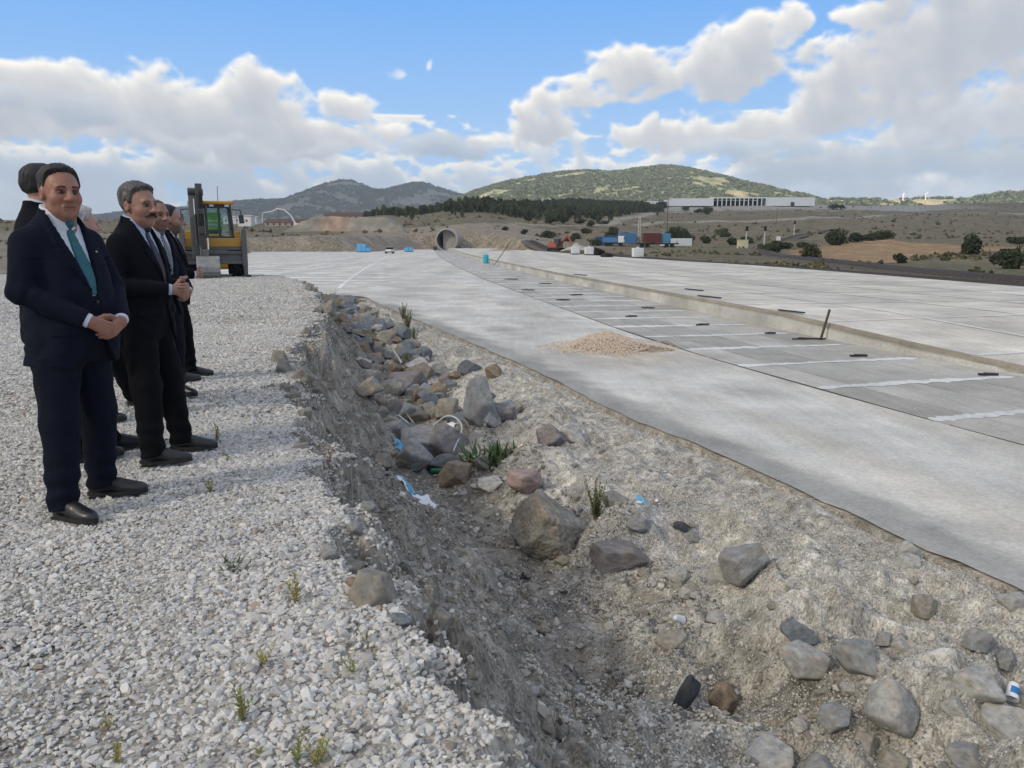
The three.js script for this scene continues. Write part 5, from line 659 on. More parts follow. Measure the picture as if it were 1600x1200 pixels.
{
  const t = thing('backhoe_loader', 'yellow and dark grey backhoe loader with folded digging arm parked on gravel', 'backhoe loader', [-12.2, -.02, -31.3], 0.40);
  const wheel = (x, z, r, w) => { const g = new THREE.Group(); g.name = 'wheel'; g.position.set(x, r, z); t.add(g); const pr = [[r * .5, -w / 2], [r * .86, -w / 2], [r * .97, -w * .38], [r, -w * .2], [r, w * .2], [r * .97, w * .38], [r * .86, w / 2], [r * .5, w / 2]].map((p) => new THREE.Vector2(...p)), tg = new THREE.LatheGeometry(pr, 36); tg.rotateZ(Math.PI / 2); mesh('tyre', tg, M.tyre, g); const lug = []; for (let k = 0; k < 22; k++) for (const sd of [-1, 1]) lug.push(at(new THREE.BoxGeometry(w * .52, .05, .1), sd * w * .24, 0, 0).applyMatrix4(new THREE.Matrix4().makeRotationY(sd * .5)).applyMatrix4(new THREE.Matrix4().makeTranslation(0, r + .01, 0)).applyMatrix4(new THREE.Matrix4().makeRotationX((k + (sd > 0 ? .5 : 0)) / 22 * 6.283))); mesh('tread', join(lug), M.tyre, g); mesh('rim', at(new THREE.CylinderGeometry(r * .52, r * .52, w * .8, 20), 0, 0, 0, 0, 0, Math.PI / 2), M.yellow, g); };
  for (const sd of [-1, 1]) { wheel(sd * .92, -.45, .72, .5); wheel(sd * .85, -3.0, .52, .4); }
  mesh('chassis', join([box(1.3, .5, 3.6, 0, .8, -1.6, .03), box(1.9, .18, .5, 0, .72, .1, .02)]), M.iron, t);
  mesh('rear_frame', join([box(2.3, .12, .14, 0, 1.02, .42, .02), box(2.3, .12, .14, 0, .62, .42, .02), box(2.2, .34, .06, 0, .82, .36), box(2.25, .16, .5, 0, 1.18, .1, .03)]), M.steel, t);
  for (const sd of [-1, 1]) { const l = new THREE.Group(); l.name = 'stabiliser_leg'; t.add(l); mesh('leg_tube', join([box(.2, 1.5, .2, sd * 1.16, 1.2, .45, .02), box(.15, 1.1, .15, sd * 1.17, .6, .45, .01)]), M.steel, l); mesh('foot_pad', box(.34, .08, .4, sd * 1.18, .08, .45, .02), M.iron, l); mesh('ram', bar([sd * 1.06, 1.95, .45], [sd * 1.1, .9, .45], .035), M.chrome, l); }
  mesh('fender', join([box(2.1, .36, .5, 0, 1.42, .12, .05), box(.3, .62, .9, .92, 1.58, -.3, .06), box(.3, .62, .9, -.92, 1.58, -.3, .06)]), M.yellow, t);
  mesh('hood', join([box(1.05, .7, 1.9, 0, 1.45, -2.7, .1)]), M.yellow, t);
  mesh('cab_frame', join([[-.78, .1], [.78, .1], [-.78, -1.35], [.78, -1.35]].map(([x, z]) => bar([x * 1.02, 1.6, z], [x * .9, 2.92, z * .92], .055)).concat([box(1.66, .1, .1, 0, 1.62, .12), box(1.5, .14, .1, 0, 2.86, .1), box(.09, 1.25, .07, .28, 2.25, .12), box(1.6, .12, 1.6, 0, 1.56, -.6)])), M.iron, t);
  mesh('cab_roof', box(1.72, .14, 1.85, 0, 3.0, -.62, .06), M.yellow, t);
  mesh('rear_window', at(new THREE.PlaneGeometry(1.46, 1.2), 0, 2.24, .11, -.04), M.glass, t); for (const sd of [-1, 1]) mesh('side_window', at(new THREE.PlaneGeometry(1.36, 1.2), sd * .76, 2.24, -.62, 0, Math.PI / 2), M.glass, t); mesh('windscreen', at(new THREE.PlaneGeometry(1.46, 1.2), 0, 2.24, -1.3), M.glass, t);
  mesh('seat', join([box(.55, .16, .5, .1, 1.85, -.6, .06), box(.55, .75, .14, .1, 2.22, -.3, .06)]), M.iron, t);
  const vest = mesh('safety_vest', at(grid(10, 12, (a, b) => { const w = .31 - .07 * b * b; return [(a - .5) * 2 * w, b * .68, .03 + Math.sin(a * 9 + b * 3) * .018 - Math.abs(a - .5) * .1, 1, 1, 1]; }, 1), .12, 1.94, -.18), M.hivis, t); vest.material.side = THREE.DoubleSide; for (const y of [2.1, 2.26]) mesh('reflective_band', at(grid(10, 1, (a, b) => [(a - .5) * .6, b * .06, .045 + Math.sin(a * 9 + (y - 1.94) * 4) * .018 - Math.abs(a - .5) * .1, 1, 1, 1], 1), .12, y, -.18), M.silver, vest);
  for (const x of [-.55, .02, .6]) mesh('work_lamp', join([box(.18, .12, .1, x, 2.9, .2, .02)]), M.lamp, t);
  for (const sd of [-1, 1]) { const m = new THREE.Group(); m.name = 'mirror'; t.add(m); mesh('bracket', join([bar([sd * .75, 2.75, -.1], [sd * 1.12, 2.72, .1], .018), bar([sd * 1.12, 2.72, .1], [sd * 1.14, 2.5, .1], .018)]), M.iron, m); mesh('mirror_head', at(box(.2, .34, .06, 0, 0, 0, .02), sd * 1.14, 2.36, .1, 0, sd * .3, .1), M.iron, m); }
  // boom folded upright, dipper hanging in front of it, bucket at the ground
  const X = -.52; const plate = (pts, w, x, mat, name) => { const s = new THREE.Shape(pts.map((p) => new THREE.Vector2(...p))), g = new THREE.ExtrudeGeometry(s, { depth: w, bevelEnabled: true, bevelSize: .015, bevelThickness: .015, bevelSegments: 1 }); g.rotateY(-Math.PI / 2); g.translate(x + w / 2, 0, 0); return mesh(name, g, mat, t); };
  plate([[.35, .85], [.62, .8], [.78, 1.5], [.92, 2.4], [.74, 3.4], [.55, 3.52], [.42, 3.3], [.5, 2.3], [.42, 1.5]], .28, X - .15, M.steel, 'boom');
  plate([[.8, 3.62], [1.02, 3.66], [1.12, 3.3], [1.1, 2.2], [1.02, 1.2], [.9, 1.15], [.86, 2.2], [.72, 3.2]], .22, X + .09, M.iron, 'dipper_arm');
  mesh('knuckle_joint', join([at(new THREE.CylinderGeometry(.13, .13, .56, 18), X - .03, 3.36, .72, 0, 0, Math.PI / 2), box(.24, .2, .22, X + .09, 2.6, 1.16, .03), box(.22, .3, .2, X + .09, 1.9, 1.12, .03)]), M.iron, t);
  mesh('boom_ram', join([bar([X - .1, 1.3, .95], [X - .1, 2.5, 1.02], .06), bar([X + .3, 1.6, 1.1], [X + .3, 2.9, 1.05], .05)]), M.iron, t); mesh('ram_rod', join([bar([X - .1, 2.5, 1.02], [X - .1, 3.1, .9], .035), bar([X + .3, 1.15, 1.12], [X + .3, 1.6, 1.1], .03)]), M.chrome, t);
  mesh('hydraulic_hose', join([0, 1, 2].map((k) => new THREE.TubeGeometry(new THREE.CatmullRomCurve3([Vec(X + .02 + k * .05, 1.1, .7), Vec(X + .05 + k * .07, 2.2, 1.18), Vec(X + .1 + k * .04, 3.1, 1.2), Vec(X + .12, 3.6, 1.0)]), 20, .018, 6))), M.tyre, t);
  mesh('bucket_link', join([box(.26, .3, .2, X + .14, 1.02, .98, .03), bar([X + .02, 1.25, 1.05], [X + .02, .8, 1.1], .035), bar([X + .28, 1.25, 1.05], [X + .28, .8, 1.1], .035)]), M.steel, t);
  { const sh = new THREE.Shape([[0, 0], [.16, -.02], [.3, .12], [.34, .4], [.28, .74], [.2, .8], [.0, .82], [-.1, .8], [-.08, .1]].map((p) => new THREE.Vector2(...p))), g = new THREE.ExtrudeGeometry(sh, { depth: .82, bevelEnabled: true, bevelSize: .02, bevelThickness: .02, bevelSegments: 2 }); g.rotateY(-Math.PI / 2); const b = mesh('bucket', at(g, X + .66, .06, .98), M.worn, t); for (let k = 0; k < 4; k++) mesh('tooth', box(.1, .1, .05, X - .12 + k * .24, .06, 1.02), M.steel, b); mesh('wear_plate', box(.88, .05, .02, X + .25, .24, 1.33), M.steel, b); }
  mesh('loader_bucket', at(box(2.3, .8, .7, 0, .6, -4.6, .1), 0, 0, 0), M.yellow, t); mesh('loader_arm', join([-1, 1].map((s) => bar([s * .7, 1.5, -1.6], [s * .75, .7, -4.3], .1))), M.yellow, t); mesh('aerial', bar([.3, 3.05, -.5], [.32, 3.7, -.5], .012), M.iron, t);
}
// ---------------------------------------------------------------- on the concrete: sand heap, scraps, rods
{
  const r = rng(55), hx = 2.2, hs = 17.4, H = (x, s) => { const a = (x - hx) / 1.05, b = (s - hs) / .85, d = Math.hypot(a, b), l = Math.atan2(b, a); return .38 * Math.max(0, 1 - Math.pow(d, 1.3) * (1 + .12 * noise(Math.cos(l) * 2, Math.sin(l) * 2, 4))) * (1 - .25 * Math.max(0, a)) + Math.max(0, .1 * (1 - Math.hypot((x - 3.1) / .7, (s - 17) / .4))) + fbm(x * 4, s * 4, 2, 3) * .03; };
  const t = thing('sand_heap', 'small heap of pinkish beige chippings on the concrete road', 'heap', [0, ROAD_Y, 0]);
  mesh('heap_body', grid(90, 70, (a, b) => { const x = hx - 1.7 + a * 3.4, s = hs - 1.3 + b * 2.6, k = .9 + fbm(x * 12, s * 12, 3, 3) * .8; return [x, H(x, s) - .012, -s, .56 * k, .45 * k, .35 * k]; }, 1.5), M.grit, t);
  const g = [0, 1].map((k) => rockGeo(80 + k, 0, 6, 12, 0, true)), L = [[], []]; for (let i = 0; i < 15000; i++) { const a = r() * 6.28, d = Math.pow(r(), .6) * (r() < .12 ? 1.5 : 1.02), x = hx + Math.cos(a) * d * 1.08, s = hs + Math.sin(a) * d * .88, h = H(x, s), q = .008 + r() * .012, k = .75 + r() * .5; L[i & 1].push([x, Math.max(0, h) + q * .3, -s, q, [r() * 6, r() * 6, r() * 6], [.6 * k, .49 * k, .39 * k]]); }
  L.forEach((l, k) => { const im = scatter('chippings', g[k], M.stone, l); scene.remove(im); im.name = 'chippings'; t.add(im); });
  const tar = std({ color: rgb(.035, .032, .03), roughness: .9 }), scraps = [[4.3, 13.0, 0, .35, .07], [3.6, 15.7, 0, .4, .07], [4.3, 18.6, 0, .9, .05], [4.0, 20.0, 0, .3, .05], [3.1, 22.5, 0, .45, .07], [1.8, 25.4, 0, .4, .08], [3.5, 28.5, 0, .5, .07], [1.2, 33, 0, .6, .09], [2.6, 36, 0, .6, .1], [1.0, 40, 0, .7, .1], [3.2, 46, 0, .8, .12], [2.0, 52, 0, 1.0, .13], [4.4, 11.4, 0, .5, .08]];
  for (const [w, s0, s1, len, wd] of scraps) { const p = chanPt(s0, w), m = mesh('timber_scrap', join([at(box(wd, .035, len, 0, .02, 0, .006), 0, 0, 0, 0, .15, 0), at(box(wd * .6, .03, len * .7, wd * .5, .03, .05, .006), 0, 0, 0, 0, -.25, .03)]), tar); m.position.set(p[0], CHAN_Y + .014, -p[1]); m.rotation.y = 1.0 + r() * .8; tag(m, 'black strip of tarred scrap lying in the sunken track bed', 'scrap', 'scraps in the track bed'); }
  for (const [s, off, len, dy] of [[21, .25, 1.0, 0], [27, .4, 1.3, 0], [46, .5, 1.6, 0], [31, 1.5, 1.2, 0]]) { const p = chanPt(s, CW + off), m = mesh('timber_scrap', at(box(.12, .035, len, 0, .02, 0, .006), 0, 0, 0, 0, .4, 0), tar); m.position.set(p[0], platTop(p[1]) + .02, -p[1]); tag(m, 'dark scrap of timber on the raised platform', 'scrap', 'scraps on the platform'); }
  const rod = (label, s, w, lean, h) => { const p = chanPt(s, w); tag(mesh('steel_rod', bar([p[0], CHAN_Y, -p[1]], [p[0] + lean, CHAN_Y + h, -p[1] - .1], .035, 8), M.rust), label, 'steel rod'); };
  rod('rusty steel rod leaning upright against the platform wall', 18.6, CW - .25, .22, .78); rod('thin steel rod leaning on the distant platform wall', 84, CW - .4, 1.6, 2.2);
  { const p = chanPt(92, CW - .5), t2 = thing('plastic_barrel', 'turquoise plastic barrel beside the distant platform wall', 'barrel', [p[0], CHAN_Y, -p[1]]); mesh('drum', new THREE.LatheGeometry([[0, 0], [.3, 0], [.34, .08], [.34, .95], [.28, 1.05], [0, 1.05]].map((q) => new THREE.Vector2(...q)), 20), std({ color: rgb(.03, .42, .5), roughness: .5 }), t2); mesh('lid', cyl(.12, .12, .06, 0, 1.07, 0), std({ color: rgb(.02, .3, .36) }), t2); }
  // pallets of blue blocks and a parked car at the far end
  const bm = std({ color: rgb(.12, .42, .75), roughness: .6 }), wm = std({ color: rgb(.75, .75, .75), roughness: .6 });
  const pile = (x, s, nx, ny, label) => { const t3 = thing('block_stack', label, 'stack', [x, ROAD_Y, -s]); mesh('pallet', box(nx * 1.1, .14, 1.2, (nx - 1) * .55, .07, 0), M.rust, t3); for (let i = 0; i < nx; i++) for (let j = 0; j < ny - (i === nx - 1 ? 1 : 0) || j < 1; j++) mesh('wrapped_block', box(1.04, .95, 1.1, i * 1.1, .62 + j * .98, (r() - .5) * .1, .05), r() < .8 ? bm : wm, t3); };
  pile(-38.5, 193, 3, 2, 'blue shrink-wrapped block stack at the far end of the slab'); pile(-27.5, 200, 2, 1, 'small pale blue wrapped stack near the far car');
  const c = thing('parked_car', 'white car seen from behind on the far concrete', 'car', [-27.2, ROAD_Y, -170], 0.05), wc = new THREE.MeshPhysicalMaterial({ color: rgb(.75, .75, .74), roughness: .3, clearcoat: .6 });
  mesh('body', join([box(1.75, .62, 4.1, 0, .62, 0, .2)]), wc, c); mesh('cabin', at(box(1.5, .55, 2.1, 0, 0, 0, .2), 0, 1.13, -.1), M.tyre, c); mesh('roof', box(1.36, .06, 1.5, 0, 1.42, -.15, .02), wc, c); for (const x of [-.78, .78]) for (const z of [-1.3, 1.3]) mesh('wheel', at(new THREE.CylinderGeometry(.31, .31, .2, 18), x, .31, z, 0, 0, Math.PI / 2), M.tyre, c); for (const x of [-.7, .7]) mesh('tail_light', box(.22, .2, .06, x, .78, 2.04, .02), std({ color: rgb(.35, .02, .02), roughness: .3 }), c); mesh('bumper', box(1.7, .2, .1, 0, .38, 2.05, .04), M.tyre, c);
}
// ---------------------------------------------------------------- tunnel mouth, stockpile, boom pump, buildings
const conc = std({ color: rgb(.5, .49, .47), map: concMap, roughness: .9 });
{
  const t = thing('tunnel_portal', 'round concrete tunnel mouth at the foot of the cut slope', 'tunnel', [TX, 2.3, -TS + 3], -.1);
  const ring = new THREE.LatheGeometry([[3.55, -4], [4.15, -4], [4.2, 3.8], [4.1, 4], [3.6, 4], [3.55, 3.8]].map((p) => new THREE.Vector2(...p)), 48); ring.rotateX(Math.PI / 2); mesh('portal_ring', ring, conc, t); mesh('lining', at(new THREE.CylinderGeometry(3.5, 3.5, 7, 48, 1, true), 0, 0, -1, Math.PI / 2), std({ color: rgb(.42, .41, .4), side: THREE.DoubleSide, map: concMap }), t);
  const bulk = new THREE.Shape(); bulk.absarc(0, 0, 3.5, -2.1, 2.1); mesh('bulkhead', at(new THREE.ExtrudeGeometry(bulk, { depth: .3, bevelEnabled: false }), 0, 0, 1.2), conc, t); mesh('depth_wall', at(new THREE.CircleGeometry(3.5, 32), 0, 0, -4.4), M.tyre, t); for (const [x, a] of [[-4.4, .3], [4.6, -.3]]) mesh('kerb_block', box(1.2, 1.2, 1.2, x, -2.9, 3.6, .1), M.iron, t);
  const H = (a, b) => Math.max(0, 1 - Math.pow(Math.abs(a), 1.6)) ; const heap = thing('earth_stockpile', 'long flat-topped stockpile of grey and reddish earth', 'stockpile', [-69, 5.6, -330]);
  mesh('earth', grid(90, 40, (a, b) => { const x = (a - .5) * 58, z = (b - .5) * 34, e = Math.min((29 - Math.abs(x) * (1 + .06 * noise(z * .1, 2, 1))) * .62, (17 - Math.abs(z)) * .75), h = Math.min(8.2 + fbm(x * .1, z * .1, 3, 3) * 1.4, Math.max(-1, e + fbm(x * .2, z * .2, 5, 3) * 1.6)), red = sstep(9, 3, Math.abs(x + 3 + h * .3)), k = 1 + fbm(x * .25, z * .06 + h * .3, 6, 4) * .9; return [x, h - 2, z, lerp(.27, .36, red) * k, lerp(.245, .26, red) * k, lerp(.195, .19, red) * k]; }, 6), M.far, heap);
  const house = (x, s, w, h, d, wall, roof, label, rh, turn = 0) => { const y = land(x, s), b = thing('building', label, 'building', [x, y - .5, -s], turn), wm = std({ color: wall, roughness: .9 }), rm = std({ color: roof, roughness: .9 }); mesh('wall', box(w, h, d, 0, h / 2, 0), wm, b); const rs = new THREE.Shape([[-d / 2 - .5, 0], [d / 2 + .5, 0], [0, rh]].map((p) => new THREE.Vector2(...p))), rg = new THREE.ExtrudeGeometry(rs, { depth: w + 1, bevelEnabled: false }); rg.rotateY(Math.PI / 2); mesh('roof', at(rg, -w / 2 - .5, h, 0), rm, b); for (let k = 0; k < Math.floor(w / 4); k++) mesh('window', box(1.3, 1.4, .1, -w / 2 + 2 + k * 4, h * .55, d / 2 + .03), M.iron, b); return b; };
  const wl = rgb(.42, .38, .33), red = rgb(.13, .07, .055); house(-150, 520, 30, 2.6, 12, wl, red, 'long low building with dark red roof under the pump boom', 2.6); house(-118, 545, 26, 2.6, 12, wl, red, 'red-roofed building behind the earth stockpile', 2.6); house(-181, 525, 9, 7, 8, rgb(.75, .75, .74), rgb(.7, .7, .7), 'small white cubic building beside the red roofs', .5); house(-196, 560, 24, 5, 10, rgb(.68, .68, .66), rgb(.55, .55, .52), 'long pale shed with flat roof behind the loader', .8);
  const bp = thing('boom_pump', 'white concrete pump boom arched over the red roofs', 'boom pump', [-149, land(-149, 500), -500]), wp = std({ color: rgb(.8, .8, .8), roughness: .5 }); const pts = [[9, 0, 0], [8, 3, 0], [5.5, 7.5, 0], [1.5, 11, 0], [-3, 11.6, 0], [-7, 9.8, 0], [-12, 9.2, 0], [-12.8, 8.4, 0], [-13, 3, 0]]; for (let k = 0; k + 1 < pts.length; k++) mesh('boom_section', bar(pts[k], pts[k + 1], lerp(.5, .22, k / 8), 8), wp, bp); mesh('truck', join([box(3, 2.4, 8, 10, 1.2, 0, .2)]), wp, bp);
  // white sheds on the plain
  const fx = 172, fs = 850, fy = land(250, 850) - 1, white = std({ color: rgb(.72, .74, .76), roughness: .6 }), fac = thing('factory_shed', 'long white factory shed with open steel frame in its middle', 'factory', [-20, fy, -fs]);
  mesh('west_hall', box(46, 8, 34, 213, 4, 0), white, fac); mesh('low_hall', box(26, 5.5, 26, 178, 2.8, 0), white, fac); mesh('east_hall', box(52, 9, 34, 320, 4.5, 0), white, fac); mesh('frame_roof', box(58, 1.2, 34, 265, 8.6, 0), white, fac); mesh('back_wall', box(58, 7, .5, 265, 3.6, -16), M.iron, fac); for (let k = 0; k <= 12; k++) mesh('column', box(.9, 8, .9, 236.5 + k * 4.75, 4, 17), white, fac); mesh('shed_door', box(4, 4, .3, 322, 2, 17.1), M.iron, fac);
  const uf = thing('unfinished_building', 'dark unfinished concrete frame at the edge of the pine wood', 'building', [126, land(126, 890) - .5, -890]); for (const y of [4, 8]) mesh('floor_slab', box(24, .7, 12, 0, y, 0), M.steel, uf); for (let k = 0; k < 5; k++) for (const z of [-5, 5]) mesh('column', box(.7, 8, .7, -11 + k * 5.5, 4, z), M.steel, uf);
  for (const [x, s, h] of [[1030, 2040, 34], [1100, 2060, 32]]) { const w = thing('wind_turbine', 'distant white wind turbine on the right-hand ridge', 'wind turbine', [x, hillRight(x, s) - 1, -s], .3, 'wind turbines on the ridge'); mesh('tower', bar([0, 0, 0], [0, h * .55, 0], 1.6, 10, .9), white, w); mesh('nacelle', box(2.4, 2.4, 6, 0, h * .55, 0, .5), white, w); for (let k = 0; k < 3; k++) { const a = k * 2.094 + x; mesh('blade', bar([0, h * .55, 3.2], [Math.sin(a) * h * .3, h * .55 + Math.cos(a) * h * .3, 3.2], .9, 6, .2), white, w); } }
}
// ---------------------------------------------------------------- railway and yard on the right
{
  const line = (pts, dy) => new THREE.CatmullRomCurve3(pts.map(([x, s]) => Vec(x, Math.max(land(x, s), -1.15) + dy, -s))), railM = std({ color: rgb(.1, .075, .06), roughness: .5, metalness: .5 }), slM = std({ color: rgb(.11, .095, .08), roughness: .95 }), balM = std({ color: rgb(.19, .17, .15), roughness: 1, map: gritMap, bumpMap: gritBump, bumpScale: .05 });
  const track = (label, pts) => {
    const t = thing('railway_track', label, 'railway track'), c = line(pts, .25), L = c.getLength(), n = Math.round(L / 2), fr = []; for (let i = 0; i <= n; i++) { const p = c.getPointAt(i / n), d = c.getTangentAt(i / n); fr.push([p, Vec(-d.z, 0, d.x).normalize()]); }
    mesh('ballast', grid(5, n, (a, b, i, j) => { const [p, q] = fr[j], w = [-2.6, -1.6, -.6, .6, 1.6, 2.6][i], y = [-.45, -.04, 0, 0, -.04, -.45][i]; return [p.x + q.x * w, p.y + y, p.z + q.z * w, 1, 1, 1]; }, 1.5), balM, t);
    for (const o of [-.72, .72]) { const g = grid(3, n, (a, b, i, j) => { const [p, q] = fr[j], w = o + [-.035, -.035, .035, .035][i], y = [.06, .24, .24, .06][i]; return [p.x + q.x * w, p.y + y, p.z + q.z * w, 1, 1, 1]; }, 1); mesh('rail', g, railM, t); }
    const m = Math.round(L / .62), list = []; for (let i = 0; i < m; i++) { const p = c.getPointAt((i + .5) / m), d = c.getTangentAt((i + .5) / m); list.push([p.x, p.y + .03, p.z, 1, Math.atan2(d.x, d.z)]); } const im = scatter('sleepers', new THREE.BoxGeometry(2.5, .14, .25), slM, list); scene.remove(im); im.name = 'sleepers'; t.add(im);
  };
  track('curving railway track bending round the wheat field', railLine);
  track('dark railway track running along the edge of the platform', [[27.2, 18], [26.2, 35], [25.2, 50], [23.9, 67], [20.6, 87], [17.5, 108], [14, 135], [9.5, 175], [5, 215]]);
  const cm = (r, g, b) => std({ color: rgb(r, g, b), roughness: .6 }), cont = (x, s, L, h, turn, mat, label, base = 0) => { const t = thing('shipping_container', label, 'container', [x, land(x, s) + base, -s], turn); mesh('box', box(L, h, 2.4, 0, h / 2 + .05, 0, .04), mat, t); const rb = []; for (let k = 0; k < L * 2.2; k++) rb.push(box(.16, h - .3, .08, -L / 2 + .2 + k / 2.2, h / 2 + .05, 1.22)); mesh('corrugation', join(rb), mat, t); mesh('door_frame', join([box(.1, h, .12, L / 2, h / 2 + .05, 1.15), box(.1, h, .12, L / 2, h / 2 + .05, -1.15)]), M.iron, t); };
  const blue = cm(.03, .09, .22), blue2 = cm(.07, .2, .38), red = cm(.13, .035, .03), lb = cm(.09, .28, .45);
  cont(28.4, 236, 5.6, 2.4, .05, blue, 'low dark blue container at the end of the blue row', .2); cont(35.4, 236, 5.2, 3.2, .05, blue2, 'taller bright blue container beside the lattice mast', .6); cont(31.6, 243, 5.4, 2.6, 0, blue, 'blue container in the middle of the blue row', .2); cont(39.2, 248, 3, 2.4, .1, red, 'small dark red container behind the blue ones', .3);
  cont(37.2, 205, 4.6, 2.5, .03, red, 'dark red container on the flat wagon', 1.25); cont(40.9, 205.5, 2.4, 2.5, .03, lb, 'light blue container on the flat wagon', 1.25); cont(53.5, 250, 10, 2.4, .0, cm(.66, .7, .7), 'long pale container row beyond the flat wagon', 0);
  { const t = thing('flat_wagon', 'dark railway flat wagon carrying two containers', 'wagon', [38.6, land(38.6, 204) + .1, -203.8], .03); mesh('deck', box(11, .35, 2.6, 0, 1.0, 0, .04), M.tyre, t); for (const x of [-4, -2.6, 2.6, 4]) for (const z of [-.75, .75]) mesh('wheel', at(new THREE.CylinderGeometry(.45, .45, .14, 20), x, .5, z, Math.PI / 2), M.iron, t); mesh('side_stakes', join([-5, -3, -1, 1, 3, 5].map((x) => box(.12, .7, .12, x, 1.4, 1.25))), M.tyre, t); }
  { const t = thing('dump_truck', 'white-cabbed blue truck between the blue containers', 'truck', [30.4, land(30, 230) + .05, -230], 1.3); mesh('cab', box(2.2, 2, 1.8, 0, 2.0, 2.4, .2), cm(.72, .73, .74), t); mesh('windscreen', box(1.9, .8, .05, 0, 2.4, 3.32), M.iron, t); mesh('load_bed', box(2.4, 1.4, 4.4, 0, 1.8, -.9, .08), blue2, t); for (const x of [-1, 1]) for (const z of [-2, -.8, 2.2]) mesh('wheel', at(new THREE.CylinderGeometry(.5, .5, .35, 18), x, .5, z, 0, 0, Math.PI / 2), M.tyre, t); }
  const tank = (x, s, label, group) => { const t = thing('cube_tank', label, 'tank', [x, Math.max(land(x, s), platTop(s) + .02), -s], .1, group); t.scale.setScalar(.6); mesh('container', box(2.1, 1.9, 2.0, 0, 1.15, 0, .15), cm(.75, .76, .76), t); mesh('pallet', box(2.2, .18, 2.1, 0, .1, 0), M.iron, t); const c = []; for (let k = 0; k < 6; k++) for (const z of [-1.03, 1.03]) c.push(bar([-1.05 + k * .42, .2, z], [-1.05 + k * .42, 2.15, z], .025, 5)); for (const y of [.6, 1.2, 1.8]) for (const z of [-1.03, 1.03]) c.push(bar([-1.08, y, z], [1.08, y, z], .025, 5)); mesh('cage', join(c), M.silver, t); mesh('filler_cap', cyl(.3, .3, .3, 0, 2.2, 0), cm(.6, .62, .62), t); };
  tank(10.6, 128, 'white cube tank on the platform near the orange machine'); tank(12.2, 121, 'white cube tank with dark rubbish beside it'); tank(16.2, 98.5, 'white cube tank standing apart beside the flat wagon'); 
  tag(mesh('rubbish_heap', at(rockGeo(91, 6, 8, 6, .3), 13.6, -.2, -121, 0, .3, 0, [1.4, .8, .9]), M.tyre), 'black rubbish heap beside a white cube tank', 'heap'); tag(mesh('rubbish_heap', at(rockGeo(92, 6, 8, 6, .3), 13.2, -.4, -106, 0, .3, 0, [.9, .5, .7]), M.tyre), 'small black heap on the platform edge', 'heap');
  { const t = thing('orange_excavator', 'orange digging machine with bent arm among sand heaps', 'excavator', [10.1, land(10.1, 176) - .1, -174], .8), om = cm(.36, .1, .06); for (const x of [-1.1, 1.1]) mesh('crawler', box(.6, .8, 3.4, x, .4, 0, .3), M.tyre, t); mesh('house', box(2.4, 1.3, 2.6, 0, 1.5, -.3, .15), om, t); mesh('cab', box(1, 1.4, 1.3, -.7, 2.1, .9, .1), M.iron, t); mesh('boom', bar([.4, 1.8, 1], [.4, 3.6, 3], .28, 6), om, t); mesh('stick', bar([.4, 3.6, 3], [.4, 1.2, 4.4], .22, 6), om, t); mesh('bucket', box(.9, .8, .8, .4, .7, 4.3, .2), M.iron, t); }
  for (const [x, s, rx, h, c, l] of [[3.6, 178, 6, 1.6, [.5, .44, .36], 'pale sand heap beside the orange machine'], [14.2, 168, 3, 1.4, [.45, .42, .38], 'small grey sand heap right of the orange machine'], [-3, 185, 9, 1.3, [.36, .32, .27], 'long low earth heap along the platform end']]) { const t = mesh('sand_heap', grid(26, 20, (a, b) => { const X = (a - .5) * 2.4, Z = (b - .5) * 2.4, d = Math.hypot(X, Z), k = 1 + fbm(X * 4, Z * 4, s, 3) * .6; return [X * rx, Math.max(-.3, h * (1 - d) * (1 + fbm(X * 2, Z * 2, x, 3))), Z * rx * .5, c[0] * k, c[1] * k, c[2] * k]; }, 1.5), M.far); t.position.set(x, land(x, s), -s); tag(t, l, 'heap'); }
  { const t = thing('lattice_mast', 'grey steel lattice mast behind the blue containers', 'mast', [39.4, land(39, 238), -238]), b = [], h = 8.8; for (const [x, z] of [[-.35, -.35], [.35, -.35], [-.35, .35], [.35, .35]]) mesh('mast_leg', bar([x, 0, z], [x * .7, h, z * .7], .06, 6), M.silver, t); for (let k = 0; k < 9; k++) { const y = k * h / 9, s = k % 2 ? 1 : -1; b.push(bar([-.35 * s, y, .35], [.33 * s, y + h / 9, .35], .035, 5), bar([-.35 * s, y, -.35], [.33 * s, y + h / 9, -.35], .035, 5)); } mesh('bracing', join(b), M.silver, t); }
  const poleM = std({ color: rgb(.1, .09, .08), roughness: .9 }); const pole = (x, s, h, label, group) => { const t = thing('utility_pole', label, 'pole', [x, land(x, s) - .2, -s], 0, group); mesh('post', bar([0, 0, 0], [0, h, 0], .16, 8, .11), poleM, t); mesh('crossarm', box(1.9, .14, .14, 0, h - .5, 0), poleM, t); };
  pole(47.6, 236, 15, 'tall thin dark pole beside the flat wagon'); for (const [x, s] of [[348, 757], [447, 837], [182, 530], [-127, 420], [-186, 520], [262, 640], [-205, 345]]) pole(x, s, 10, 'distant utility pole standing in the open pasture', 'utility poles across the pasture');
  const sig = (x, s, h, label, group) => { const t = thing('railway_signal', label, 'signal', [x, land(x, s) - .1, -s], 0, group); mesh('mast', bar([0, 0, 0], [0, h, 0], .1, 8), M.silver, t); mesh('signal_head', box(.7, 1.3, .3, 0, h, .1, .1), M.tyre, t); mesh('ladder', box(.4, h * .7, .05, 0, h * .4, -.2), M.silver, t); };
  sig(68.5, 208, 5.4, 'tall railway signal mast at the bend of the track'); sig(66, 216, 5.6, 'railway signal with black head beside the yellow hut', null); sig(112, 305, 5.2, 'railway signal farther up the curving track');
